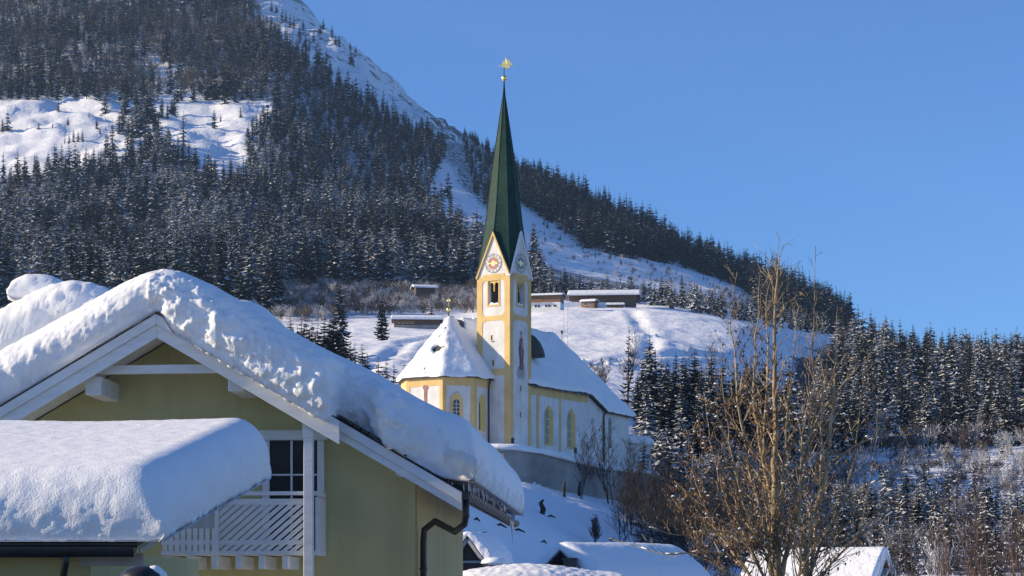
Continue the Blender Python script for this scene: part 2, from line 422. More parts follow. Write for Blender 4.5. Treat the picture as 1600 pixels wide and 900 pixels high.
scrub_shade = np.where(npoly(CHUTE, PXM, PYM) & (YM > 900), .30, scrub_shade)
scrub_shade = np.where(npoly([(1240,560),(1700,560),(1700,705),(1240,705)], PXM, PYM) & (YM > 420) & (YM < 1000), .85, scrub_shade)
scrub_shade = np.where((PXM > 985) & (YM > 230) & (YM < 470) & ~inside, .62, scrub_shade)
scrub_shade = np.where(npoly([(1300,705),(1700,698),(1700,790),(1300,790)], PXM, PYM) & (YM > 360), .10, scrub_shade)
for nm, arr in (('rock', rock), ('scrub_shade', scrub_shade)):
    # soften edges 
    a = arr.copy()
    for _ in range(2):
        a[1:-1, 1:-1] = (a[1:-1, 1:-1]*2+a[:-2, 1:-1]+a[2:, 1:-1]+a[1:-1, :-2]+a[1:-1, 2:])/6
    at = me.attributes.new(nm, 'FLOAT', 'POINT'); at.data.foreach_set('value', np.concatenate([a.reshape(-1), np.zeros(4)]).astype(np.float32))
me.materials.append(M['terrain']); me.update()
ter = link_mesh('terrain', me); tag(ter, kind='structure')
mb = MB(); mb.poly([(-13,-60,-3.17),(14,-60,-3.17),(14,33,-3.17),(-13,33,-3.17)])  # added dark sheet, out of view: cuts snow light bounced onto the gable
tag(mb.build('added_dark_sheet', simple('bounce_cut_dark', (.035,.035,.037), (.06,.06,.06), 1.5, .6)), kind='structure')
lYG = np.log(YG)
def zat(x, y):
    px = CX+F*x/y
    i = int(np.clip(np.searchsorted(PXG, px)-1, 0, nc_-2)); j = int(np.clip(np.searchsorted(YG, y)-1, 0, nr_-2))
    u = (px-PXG[i])/(PXG[i+1]-PXG[i]); v = (y-YG[j])/(YG[j+1]-YG[j])
    return float((ZG[j, i]*(1-u)+ZG[j, i+1]*u)*(1-v)+(ZG[j+1, i]*(1-u)+ZG[j+1, i+1]*u)*v)
def G(px, Y, dz=0):
    x = (px-CX)/F*Y; return Vector((x, Y, zat(x, Y)+dz))
# ------------------------------------------------------------------ snow blankets
def snow_blanket(name, ua, ub, va, vb, base, T, mat, par=None, du=.06, dv=.06, dv_far=.3, v_near=3.0, Ru=.45, Rv=.45,
                 lump=lambda u, v, fu, fv: .03, vstart=lambda u: 0, bot=-50, seed=0, nprof=14):
    """a thick layer over base(u,v) (a point on the roof): rounded, slightly overhanging edges on all four sides"""
    def samples(a, b, Rr, step, far=None, near=None, e=(1, 1), n=14):
        phi = [R(bot+(90-bot)*k/(n-1)) for k in range(n)]; s0 = math.sin(R(bot))
        out = []
        for p in phi: out.append((a+Rr*(1-math.cos(p)) if e[0] else a, (math.sin(p)-s0)/(1-s0) if e[0] else 1.0))
        x = a+Rr+step; m = []
        while x < b-Rr-step:
            m.append((x, 1.0)); x += step if far is None or x-a < near else far
        out += m
        for p in reversed(phi): out.append((b-Rr*(1-math.cos(p)), (math.sin(p)-s0)/(1-s0)))
        return out
    us = samples(ua, ub, Ru, du); vs_ = samples(va, vb, Rv, dv, dv_far, v_near, n=nprof)
    pts = np.zeros((len(us), len(vs_), 3))
    for i, (u, fu) in enumerate(us):
        for j, (v, fv) in enumerate(vs_):
            vv = v+vstart(u)*max(0, 1-(v-va)/3.0)
            f = fu*fv
            p = base(u, vv, f); h = T(u, vv)*f
            pts[i, j] = (p.x, p.y, p.z+h)
    # normals by differences, then lumps
    gu = np.gradient(pts, axis=0); gv = np.gradient(pts, axis=1)
    nn = np.cross(gu, gv); nn /= (np.linalg.norm(nn, axis=2, keepdims=True)+1e-9)
    if nn[len(us)//2, len(vs_)//2, 2] < 0: nn = -nn
    for i, (u, fu) in enumerate(us):
        for j, (v, fv) in enumerate(vs_):
            a = lump(u, v, fu, fv)
            x, y, z = pts[i, j]
            d = fbm(x*4.2+seed, y*4.2, z*4.2, 4)*a*.75+abs(fbm(x*12+seed, y*12, z*12, 3))*a*.6
            pts[i, j] += nn[i, j]*d
    nu, nv = len(us), len(vs_)
    idx = np.arange(nu*nv).reshape(nu, nv)
    fc = np.stack([idx[:-1, :-1], idx[1:, :-1], idx[1:, 1:], idx[:-1, 1:]], -1).reshape(-1, 4).tolist()
    low = []                 # underside, resting on the roof
    for i, (u, fu) in enumerate(us):
        for j, (v, fv) in enumerate(vs_):
            p = base(u, v+vstart(u)*max(0, 1-(v-va)/3.0), 0); low.append((p.x, p.y, p.z+.004))
    off = nu*nv
    fc += [[q+off for q in f[::-1]] for f in fc]
    for a, b in [(idx[:-1, 0], idx[1:, 0]), (idx[1:, -1], idx[:-1, -1]), (idx[0, 1:], idx[0, :-1]), (idx[-1, :-1], idx[-1, 1:])]:
        fc += [[int(y), int(x), int(x)+off, int(y)+off] for x, y in zip(a, b)]
    me = bpy.data.meshes.new(name); me.from_pydata(pts.reshape(-1, 3).tolist()+low, [], fc)
    me.materials.append(mat); me.polygons.foreach_set('use_smooth', [True]*len(me.polygons)); me.update()
    return link_mesh(name, me, par)

def icicles(name, pts, par, lmin=.1, lmax=.45, r=.018, seed=1):
    rn = random.Random(seed)
    for p in pts:
        mb = MB(); L = rn.uniform(lmin, lmax)*rn.uniform(.4, 1); q = Vector(p)
        mb.tube([q+Vector((0,0,.04)), q-Vector((0,0,L*.5)), q-Vector((0,0,L))], [r*rn.uniform(.7,1.2), r*.6, r*.1], 5)
        mb.build('icicle', M['ice'], par, True)

# ------------------------------------------------------------------ the green-yellow house
hR, hD = Vector((math.cos(R(3.24)), -math.sin(R(3.24)), 0)), Vector((math.sin(R(3.24)), math.cos(R(3.24)), 0))
HO = Vector(((245-CX)/F*34, 34, 0)); HAX = (hR, hD, Vector((0,0,1)))
HZ = (HY-488)/F*34; PITCH = .585
def H(r, d, z): return HO+hR*r+hD*d+Vector((0,0,z))
def HP(px, py, d):
    k = (px-CX)/F; c, s = hR.x, hD.x
    r = (k*(HO.y+d*c)-HO.x-d*s)/(c+k*s); Y = HO.y-r*s+d*c
    return r, (HY-py)/F*Y
house = empty('yellow_house', H(0, 1.5, -3.2), 'olive yellow gabled house with balcony under very thick roof snow, largest building in front', 'house')
WL, WR, WD0, WD1 = -4.2, 4.15, 1.5, 11.5
zw = lambda r: HZ-.22-abs(r)*PITCH
mb = MB()
mb.prism([H(WL, WD0, -3.3), H(WR, WD0, -3.3), H(WR, WD0, zw(WR)), H(0, WD0, zw(0)), H(WL, WD0, zw(WL))], hD*(WD1-WD0))
hw = mb.build('wall', M['plaster_olive'], house)
mb = MB(); mb.box(H(WR+.012, (WD0+WD1)/2+.03, (zw(WR)-3.3)/2), (.02, WD1-WD0-.1, zw(WR)+3.25), HAX)
tag(mb.build('side_wall', M['plaster_side'], house), 'ochre side wall')
# roof slab: middle part reaches further forward over the balcony
ER, VC, ROOFD = 5.02, 2.95, 16.0
mb = MB()
zr = lambda r: HZ-abs(r)*PITCH
for sgn in (-1, 1):
    for (r0, r1, d0) in ((0, VC, 0), (VC, ER, .36)):
        pts = [H(sgn*r0, d0, zr(r0)), H(sgn*r1, d0, zr(r1)), H(sgn*r1, ROOFD, zr(r1)), H(sgn*r0, ROOFD, zr(r0))]
        mb.prism(pts, (0, 0, -.12))
roof = mb.build('roof', M['tile_dark'], house)
mb = MB()
for sgn in (-1, 1):       # soffit boards
    for (r0, r1, d0) in ((0, VC-.02, .06), (VC-.02, ER-.05, .42)):
        mb.prism([H(sgn*r0, d0, zr(r0)-.125), H(sgn*r1, d0, zr(r1)-.125), H(sgn*r1, ROOFD-.1, zr(r1)-.125), H(sgn*r0, ROOFD-.1, zr(r0)-.125)], (0, 0, -.06))
mb.build('soffit', M['white_wood'], roof)
for sgn in (-1, 1):
    for (r0, r1, d0) in ((0, VC+.1, 0), (VC, ER+.03, .36)):
        mb = MB()
        for (za, zb, off, th) in ((-.03, -.20, -.05, .05), (-.20, -.42, .0, .045)):
            if d0 > 0 and za < -.1: zb = -.34
            e = .02 if sgn < 0 else 0
            mb.prism([H(sgn*r0, d0+off-e*.3, zr(r0)+za), H(sgn*r1, d0+off-e*.3, zr(r1)+za), H(sgn*r1, d0+off-e*.3, zr(r1)+zb), H(sgn*r0, d0+off-e*.3, zr(r0)+zb)], hD*th)
        mb.build('bargeboard', M['white_wood'], roof, bevel=.006)
mb = MB()                 # exposed tile rows at the step of the verge
for k in range(9):
    r0 = 2.98+k*.13
    mb.box(H(r0+.06, .62, zr(r0+.06)+.045), (.125, .62, .05), (Vector((hR.x, hR.y, -PITCH)).normalized(), hD, Vector((PITCH*hR.x*.9, 0, 1)).normalized()))
mb.build('bare_tiles', M['tile_dark'], roof)
for px, py in ((146, 603), (369, 597)):       # purlin ends
    r, z = HP(px, py, .3)
    mb = MB(); mb.box(H(r, .9, z), (.27, 1.26, .31), HAX); mb.build('purlin', M['white_wood'], house, bevel=.015)
rB, zB = HP(626, 732, .9)
mb = MB(); mb.box(H(rB, 1.15, zB), (.15, .75, .23), HAX); mb.build('purlin', M['white_wood'], house, bevel=.01)
ra, za = HP(152, 578, .33); rb_, zb_ = HP(361, 575, .33)
mb = MB(); mb.bar(H(ra, .36, za), H(rb_, .36, za+.012), .10, .145); mb.build('tie_beam', M['white_wood'], house, bevel=.008)
# post
rp, _ = HP(482.5, 700, .25)
mb = MB(); mb.box(H(rp, .25, (zr(rp)-.4-3.3)/2), (.155, .155, zr(rp)-.4+3.3), HAX); mb.box(H(rp, .25, zr(rp)-.47), (.19, .19, .28), HAX)
mb.build('post', M['white_wood'], house, bevel=.008)
# balcony
bal = MB(); dB = .36
rl, zfl = HP(252, 865, dB); rq = rp-.08
zf = zfl
bal.box(H((rl+rq)/2, dB+.55, zf+.0), (rq-rl, 1.14, .05), HAX)
balc = bal.build('balcony', M['white_wood'], house, bevel=.004)
def z_at(py, d=dB): return HP(420, py, d)[1]
mb = MB(); rm, _ = HP(337, 800, dB)
mb.box(H((rm+rq)/2, dB-.02, z_at(771)), (rq-rm-.01, .11, .062), HAX)
mb.box(H((rm+rq)/2, dB, z_at(784)), (rq-rm-.01, .05, .10), HAX)
mb.build('handrail', M['white_wood'], balc, bevel=.006)
mb = MB(); mb.box(H(rm, dB-.01, (z_at(760)+z_at(868))/2), (.11, .10, z_at(760)-z_at(868)), HAX); mb.build('newel_post', M['white_wood'], balc, bevel=.006)
mb = MB()
mb.box(H((rl+rq)/2, dB+.002, z_at(847.5)), (rq-rl-.01, .045, .075), HAX); mb.box(H((rl+rq)/2, dB+.002, z_at(863)), (rq-rl-.01, .05, .05), HAX)
mb.build('rail', M['white_wood'], balc, bevel=.004)
r0, r1 = rm+.06, rq-.01
for (pa, pb) in ((788, 845), (850.5, 861)):   # slanting slats, each clipped to its panel
    zt, zb = z_at(pa), z_at(pb); mb = MB(); hgt = zt-zb; sl = .86 if pa < 800 else .8
    pitch = .147; wd = .105
    n = int((r1-r0+hgt/sl)/pitch)+2
    for k in range(-1, n):
        xb = r0-hgt/sl+k*pitch
        pts = [(xb, zb), (xb+wd, zb), (xb+wd+hgt/sl, zt), (xb+hgt/sl, zt)]
        # clip horizontally
        def clip(pts, lim, left):
            out = []
            for i in range(len(pts)):
                a, b = pts[i-1], pts[i]; ina = (a[0] >= lim) == left or a[0] == lim; inb = (b[0] >= lim) == left or b[0] == lim
                if ina != inb:
                    t = (lim-a[0])/(b[0]-a[0]); out.append((lim, a[1]+(b[1]-a[1])*t))
                if inb: out.append(b)
            return out
        pts = clip(pts, r0, True)
        if len(pts) > 2: pts = clip(pts, r1, False)
        if len(pts) > 2: mb.prism([H(x, dB-.012, z) for x, z in pts], hD*.022)
    mb.build('slat_panel', M['white_wood'], balc)
mb = MB(); x = rl+.03
while x < rm-.08:
    mb.box(H(x+.035, dB-.012, (z_at(800)+z_at(862))/2), (.075, .022, z_at(800)-z_at(862)), HAX); x += .103
mb.build('picket_panel', M['white_wood'], balc)
for px in (258, 297, 335, 373, 409, 446):
    r, z = HP(px, 879, .33); mb = MB(); mb.box(H(r, .9, z), (.10, 1.2, .215), HAX); mb.build('joist', M['white_wood'], balc, bevel=.005)
mb = MB()
rr = rp+.10
mb.box(H(rr, .85, z_at(771)), (.05, 1.05, .07), HAX); mb.box(H(rr, .85, z_at(864)), (.05, 1.05, .07), HAX)
for k in range(9): mb.box(H(rr, .42+k*.118, (z_at(775)+z_at(862))/2), (.024, .106, z_at(778)-z_at(862)), HAX)
mb.build('side_panel', M['white_wood'], balc)
# glazed balcony door
r0, zt = HP(411, 674, 1.5); r1, _ = HP(507, 700, 1.5); zb = zf+.03
mb = MB(); mb.box(H((r0+r1)/2, 1.49, zt-.07), (r1-r0+.1, .10, .17), HAX)
for r in (r0+.06, r1-.06): mb.box(H(r, 1.49, (zt+zb)/2-.08), (.12, .08, zt-zb-.16), HAX)
rmid, _ = HP(456, 700, 1.5)
mb.box(H(rmid, 1.485, (zt+zb)/2-.08), (.035, .05, zt-zb-.17), HAX)
_, ztr = HP(456, 742, 1.5)
mb.box(H((r0+r1)/2, 1.482, ztr), (r1-r0-.24, .04, .03), HAX)
door = mb.build('glazed_door', M['white_wood'], house, bevel=.006)
mb = MB(); mb.box(H((r0+r1)/2, 1.495, (zt+zb)/2-.08), (r1-r0-.2, .02, zt-zb-.17), HAX); mb.build('pane', M['glass'], door)
mb = MB()       # curtain seen dimly inside the glass
mb.lathe(H(rmid-.09, 1.475, ztr+.14), [(.001,-.22),(.13,-.14),(.16,0),(.1,.13),(.001,.18)], 14, 1, .05)
# gutter and downpipe
gz = zr(ER)-.02
mb = MB()
nseg = 26; prof = [(math.cos(R(180+180*k/10))*.105, math.sin(R(180+180*k/10))*.12) for k in range(11)]
rows = []
for dd in (.45, ROOFD):
    rows.append([H(ER+.07+a, dd, gz-.02+b) for a, b in prof]); 
vs2 = rows[0]+rows[1]
mb.add(vs2, [(k, k+1, 12+k, 11+k) for k in range(10)]); mb.add([H(ER+.07+a*.92, dd, gz-.018+b*.92) for dd in (.45, ROOFD) for a, b in prof], [(k+1, k, 11+k, 12+k) for k in range(10)])
mb.add(rows[0], [list(range(11))]); mb.add(rows[1], [list(range(11))])
for k in range(nseg):
    dd = .7+k*(ROOFD-1)/nseg; mb.tube([H(ER+.07+a*1.12, dd, gz-.02+b*1.12) for a, b in prof], .006, 4)
gut = mb.build('gutter', M['gutter_brown'], house, True)
mb = MB(); p_ = [H(ER+.08, .62, gz-.05), H(ER+.08, .62, gz-.42)]
rd, zd = HP(662, 826, 1.75)
q1 = H(ER+.05, .66, gz-.55); q2 = H(rd+.22, 1.5, zd+.12); q3 = H(rd+.02, 1.68, zd-.02); q4 = H(rd, 1.72, zd-.22)
mb.tube(p_+[q1, H(ER-.12, .78, gz-.67), q2, q3, q4, H(rd, 1.72, -3.2)], [.058]*8, 12)
for z in (zd-.7, zd-1.6): mb.tube([H(rd, 1.72, z-.02), H(rd, 1.72, z+.02)], .07, 12)
mb.build('downpipe', M['black_metal'], house, True)
# the snow
def hbase(u, v, f):
    k = .45*f; ov = max(0, abs(u)-4.72); return H(u, v, HZ-PITCH*(math.sqrt(u*u+k*k)-k-ov*.8)+.01-(.20*(1-f)*sstep(.05,.3,u)*sstep(3.0,2.8,u)*sstep(.5,.1,v) if u > 0 else 0))
def sstep(a, b, x):
    t = max(0, min(1, (x-a)/(b-a))); return t*t*(3-2*t)
def vst(u):
    if u > 0: return -.10*sstep(.05,.3,u)*sstep(2.95,2.8,u)+.92*sstep(2.85, 3.02, u)-.60*sstep(3.35, 3.75, u)+.12*math.sin(u*3.1)*sstep(3.7, 4, u)-.05
    return .04*math.sin(u*2.3)-.05
def hT(u, v):
    t = .73+.03*math.sin(v*.7+1)+.03*math.sin(u*1.7)
    t += .10*sstep(.6, 3, v)*sstep(-1, 2, u)+.12*math.exp(-((u-3.4)/.9)**2)*sstep(.8, 2, v)
    t += .30*math.exp(-((u-.75)/.55)**2-((v-5.2)/1.3)**2)
    if u > 3.9: t += .12*sstep(3.9, 5, u)
    return t
def hl(u, v, fu, fv):
    front = max(0, 1-v/1.1)
    front = max(0, 1-v/.75); a = .007+.092*front*(1-.75*max(0, fv-.93)/.07)*(1 if u < 3 else .6)*(1 if u > -.1 else .35)
    if u > 3.2: a += .035*max(0, 1-v/1.2)
    if fu < .7 and u > 0: a += .035
    a *= 1-.75*sstep(4.0, 4.6, u)
    return a
snow = snow_blanket('roof_snow', -5.35, 5.30, -.08, ROOFD+.1, hbase, hT, M['snow_near'], house, du=.032, dv=.036, dv_far=.3, v_near=2.2, Ru=.55, Rv=.62,
                    lump=hl, vstart=vst, bot=-42, nprof=38)
snow.data.materials.append(M['dirty_snow'])
for pl in snow.data.polygons:          # the old, dirty snow hanging over the eave
    q = pl.center; r_ = (q-HO).dot(hR)
    if r_+.45*fbm(q.x*1.5, q.y*.8, q.z*1.5, 3) > 4.75 and (q.z-zr(r_)) < .62+.3*fbm(q.x*2, q.y, q.z*2, 2): pl.material_index = 1
# icicles along the eave
rn = random.Random(5); pts = []
for k in range(80):
    d = rn.uniform(.5, 14); pts.append(H(5.12+rn.uniform(-.06, .08), d, zr(5.02)+.14+rn.uniform(-.03,.06)))
icicles('icicle_row', pts, snow, .08, .38, .02)
icicles('icicle_row', [H(5.2, 12.2+.25*k, zr(5.02)+.05) for k in range(5)], snow, .5, .9, .03)
pts = [H(rn.uniform(4.2, 4.9), .42+rn.uniform(0,.1), 0) for k in range(14)]
for p in pts: p.z = zr((p-HO).dot(hR))+.03
icicles('icicle_row', pts, snow, .06, .2, .014)

# ------------------------------------------------------------------ garage wing roof at the lower left
gar = empty('garage', (-7, 26, -3.2), 'low garage in the left corner, its flat roof under a thick rounded slab of snow', 'garage')
GO = Vector(((215-CX)/F*24, 24, 0)); GZ0 = (HY-846)/F*24; GD = 7.0; GS = (1.66-.57)/7.0
def Gp(r, d, z): return GO+hR*r+hD*d+Vector((0,0,z))
gz_ = lambda d: GZ0+GS*d
mb = MB()
mb.prism([Gp(-9, 0, gz_(0)), Gp(0, 0, gz_(0)), Gp(0, GD, gz_(GD)), Gp(-9, GD, gz_(GD))], (0, 0, -.06))
groof = mb.build('roof', M['tile_dark'], gar)
mb = MB()
mb.prism([Gp(-8.9, .12, gz_(.12)-.062), Gp(-.02, .12, gz_(.12)-.062), Gp(-.02, GD, gz_(GD)-.062), Gp(-8.9, GD, gz_(GD)-.062)], (0, 0, -.025))
mb.prism([Gp(-.012, .1, gz_(.1)-.09), Gp(-.012, GD-.05, gz_(GD-.05)-.09), Gp(-.012, GD-.05, gz_(GD)-.15), Gp(-.012, .1, gz_(.1)-.15)], hR*.02)
mb.build('soffit', M['grey_board'], groof)
mb = MB(); mb.prism([Gp(-9, .62, -3.3), Gp(-.72, .62, -3.3), Gp(-.72, .62, gz_(.6)-.2), Gp(-9, .62, gz_(.6)-.2)], hD*6.2)
mb.build('wall', M['plaster_olive'], gar)
mb = MB(); mb.box(Gp(-.38, .3, gz_(0)-.21), (.76, .05, .15), HAX); mb.build('fascia', M['grey_board'], gar); mb = MB(); mb.prism([Gp(-.045, 2.1, gz_(2.1)-.1), Gp(-.045, 4.6, gz_(4.6)-.1), Gp(-.045, 4.6, .855), Gp(-.045, 2.1, .775)], hR*.02); mb.build('fascia', M['grey_board'], gar)
mb = MB()
vsg = [Gp(x, -.07+a, gz_(0)-.07+b) for x in (-9, -.02) for a, b in [(c*.95, s_) for c, s_ in prof]]
mb.add(vsg, [(k, k+1, 12+k, 11+k) for k in range(10)]+[list(range(11)), list(range(11, 22))])
mb.add([v+Vector((0,.012,.008)) for v in vsg], [(k+1, k, 11+k, 12+k) for k in range(10)])
mb.box(Gp(-4.5, -.02, gz_(0)-.03), (9, .02, .09), HAX)
ggut = mb.build('gutter', M['black_metal'], gar, True)
dpx = lambda px: ((px-CX)/F*24-GO.x)/hR.x
mb = MB(); rx = dpx(104)
mb.tube([Gp(rx, -.07, gz_(0)-.1), Gp(rx, -.07, gz_(0)-.26), Gp(rx-.03, -.02, gz_(0)-.34), Gp(rx-.14, .3, gz_(0)-.44), Gp(rx-.17, .5, gz_(0)-.5), Gp(rx-.17, .54, gz_(0)-.6), Gp(rx-.17, .54, -3)], .045, 10)
mb.build('downpipe', M['black_metal'], gar, True)
def gbase(u, v, f): return Gp(u, v, gz_(v)+.01)
def gT(u, v): return .84+.07*sstep(1, 6, v)+.05*math.sin(u*.9+.5)*.6+.03*math.sin(v*.8)+.06*sstep(2, 7, v)
def gl(u, v, fu, fv):
    return .010+.012*max(0, 1-v/.7)*(1-fv)*2+ (.02 if fu < .6 else 0)
gsn = snow_blanket('roof_snow', -9, .34, -.10, GD+.1, gbase, gT, M['snow_near'], gar, du=.04, dv=.04, dv_far=.06, v_near=9, Ru=.52, Rv=.42, lump=gl, bot=-30, seed=4, nprof=30)

# ------------------------------------------------------------------ roof of the house behind, left
nb = empty('neighbour_house', (-16.5, 52, -3), 'snow buried house roof with snow capped chimney behind the left gable slope', 'house')
NO = P(122, 455, 48); 
mb = MB()
def Np(r, d, z): return Vector((NO.x, NO.y, 0))+hR*r+hD*d+Vector((0,0,z))
nz0 = NO.z-.72
mb.prism([Np(-8, 0.8, -3.2), Np(4.5, .8, -3.2), Np(4.5, .8, nz0-2.7), Np(-.3, .8, nz0-.1), Np(-8, .8, nz0-4.6)], hD*9); mb.build('wall', M['plaster_side'], nb)
mb = MB()
for sg, L in ((-1, 8), (1, 5.2)): mb.prism([Np(-.3, 0, nz0), Np(-.3+sg*L, 0, nz0-.585*L), Np(-.3+sg*L, 10.5, nz0-.585*L), Np(-.3, 10.5, nz0)], (0, 0, -.15))
nroof = mb.build('roof', M['tile_dark'], nb)
def nbase(u, v, f):
    k = .9*f; return Np(-.3+u, v, nz0-.585*(math.sqrt(u*u+k*k)-k)+.01)
snow_blanket('roof_snow', -8, 5.3, -.1, 10.6, nbase, lambda u, v: .98+.05*math.sin(u*1.3+v), M['snow_near'], nb, du=.08, dv=.08, dv_far=.3, v_near=2.5, Ru=.55, Rv=.55, lump=lambda u, v, fu, fv: .03+.05*max(0, 1-v), bot=-35, seed=8)
rc = -2.15; mb = MB(); mb.box(Np(rc, 4.2, nz0-.1), (.75, .75, 3.4), HAX); chim = mb.build('chimney', M['plaster_side'], nroof)
c1 = Np(rc, 4.2, nz0+.98)
snow_blanket('snow_cap', -.62, .85, -.7, .7, lambda u, v, f: c1+hR*u+hD*v+Vector((0,0,-.12*u)), lambda u, v: .78, M['snow_near'], chim, .07, .07, None, 9, .62, .6, lump=lambda u, v, a, b: .05, bot=-45, seed=2)

# ------------------------------------------------------------------ black hood at the bottom edge
lamp = empty('street_lamp', P(224, 1060, 21), 'black domed lamp head with a lump of snow below the balcony pickets', 'lamp')
c = P(222, 908, 21)
mb = MB(); mb.lathe(c, [(.24,-.12),(.235,.0),(.215,.07),(.16,.125),(.08,.155),(.015,.165)], 24); mb.lathe(c, [(.26,-.13),(.26,-.11)], 24)
mb.build('lamp_hood', M['black_metal'], lamp, True)
mb = MB(); mb.tube([c+Vector((0,0,-.12)), Vector((c.x, c.y, -3.2))], .05, 10); mb.build('pole', M['black_metal'], lamp, True)
mb = MB()
for dx, dz, r in ((.13, .09, .09), (.19, .06, .07), (.22, .02, .06)): mb.lathe(c+Vector((dx, -.02, dz)), [(r*math.sin(R(a))+.001, r*.8*math.cos(R(a))) for a in range(180, -1, -20)], 14)
mb.build('snow_patch', M['snow_near'], lamp, True)
# ------------------------------------------------------------------ church
church = empty('church', CP(9.5, 1.5, 18.9), 'white and ochre parish church with tall green needle spire on the walled knoll', 'church')
UP = Vector((0,0,1))
def arch(uc, z0, w, h, n=9, pointed=.0):
    r = w/2; pts = [(uc-r, z0), (uc+r, z0)]
    for k in range(n+1):
        a = math.pi*k/n; pts.append((uc+r*math.cos(a), z0+h-r+r*math.sin(a)*(1+pointed*math.sin(a)**6)))
    return pts
class Face:
    """wall frame: o = lower left corner seen from outside, u along the wall, n outwards"""
    def __init__(s, o, u, n): s.o, s.u, s.n = Vector(o), Vector(u), Vector(n)
    def p(s, u, z, off=0): return Vector((s.o.x, s.o.y, 0))+s.u*u+s.n*off+UP*z
    def panel(s, mb, pts, off0, off1): mb.prism([s.p(u, z, off0) for u, z in pts], s.n*(off1-off0))
    def rect(s, mb, u0, u1, z0, z1, off0, off1): s.panel(mb, [(u0,z0),(u1,z0),(u1,z1),(u0,z1)], off0, off1)
    def zpx(s, py, u=0):
        q = s.p(u, 0); return (HY-py)/F*q.y
    def upx(s, px):
        k = (px-CX)/F; return (k*s.o.y-s.o.x)/(s.u.x-k*s.u.y)
TS = 5.58
ZB = 17.0
TN = CP(9.5, 1.5, 0)
fL = Face(TN-cA*TS, cA, -cB); fR = Face(TN, cB, cA)
fB = Face(TN+cB*TS, -cA, cB); fK = Face(TN+cB*TS-cA*TS, -cB, -cA)
ZE = (HY-430)/F*290; ZG_ = 50.7; ZT_ = 72.0
tc_ = TN-cA*TS/2+cB*TS/2
# tower wall: shell with belfry openings left out of the two visible faces
bw, bz0, bz1 = 1.75, fL.zpx(476, 2.8), fL.zpx(438.5, 2.8)
mb = MB()
for f, hole in ((fL, True), (fR, True), (fB, False), (fK, False)):
    c = TS/2
    if not hole:
        mb.poly([f.p(0, ZB), f.p(TS, ZB), f.p(TS, ZE), f.p(TS/2, ZG_), f.p(0, ZE)]); continue
    mb.poly([f.p(0, ZB), f.p(TS, ZB), f.p(TS, bz0), f.p(0, bz0)])
    mb.poly([f.p(0, bz0), f.p(c-bw/2, bz0), f.p(c-bw/2, bz1), f.p(0, bz1)]); mb.poly([f.p(c+bw/2, bz0), f.p(TS, bz0), f.p(TS, bz1), f.p(c+bw/2, bz1)])
    mb.poly([f.p(0, bz1), f.p(TS, bz1), f.p(TS, ZE), f.p(0, ZE)])
    # reveals and the inner floor
    for a, b in (((c-bw/2, bz0), (c-bw/2, bz1)), ((c+bw/2, bz1), (c+bw/2, bz0)), ((c-bw/2, bz1), (c+bw/2, bz1)), ((c+bw/2, bz0), (c-bw/2, bz0))):
        mb.poly([f.p(*a), f.p(*b), f.p(*b, -.7), f.p(*a, -.7)])
    mb.poly([f.p(0, ZE), f.p(TS, ZE), f.p(TS/2, ZG_)])
tower = mb.build('tower', M['church_white'], church)
mb = MB(); mb.box(tc_+UP*(bz0-.3), (TS-.1, TS-.1, .3), (cA, cB, UP)); mb.box(tc_+UP*(bz1+.3), (TS-.1, TS-.1, .3), (cA, cB, UP))
mb.build('belfry_floor', M['dark_void'], tower)
mb = MB(); mb.lathe(tc_+UP*(bz0+.9)-cB*.5, [(.85,0),(.8,.15),(.6,.6),(.5,1.1),(.3,1.35),(.08,1.4)], 20); mb.build('bell', M['brown_wood'], tower, True)
mb = MB(); mb.box(tc_+UP*(bz0+2.5), (TS-.4, .25, .3), (cA, cB, UP)); mb.box(tc_-cA*.9+UP*(bz0+1.2), (.25, .25, 2.6), (cA, cB, UP)); mb.box(tc_-cA*.2-cB*.9+UP*(bz0+.45), (1.6, .3, 1.0), (cA, cB, UP)); mb.build('bell_frame', M['brown_wood'], tower)
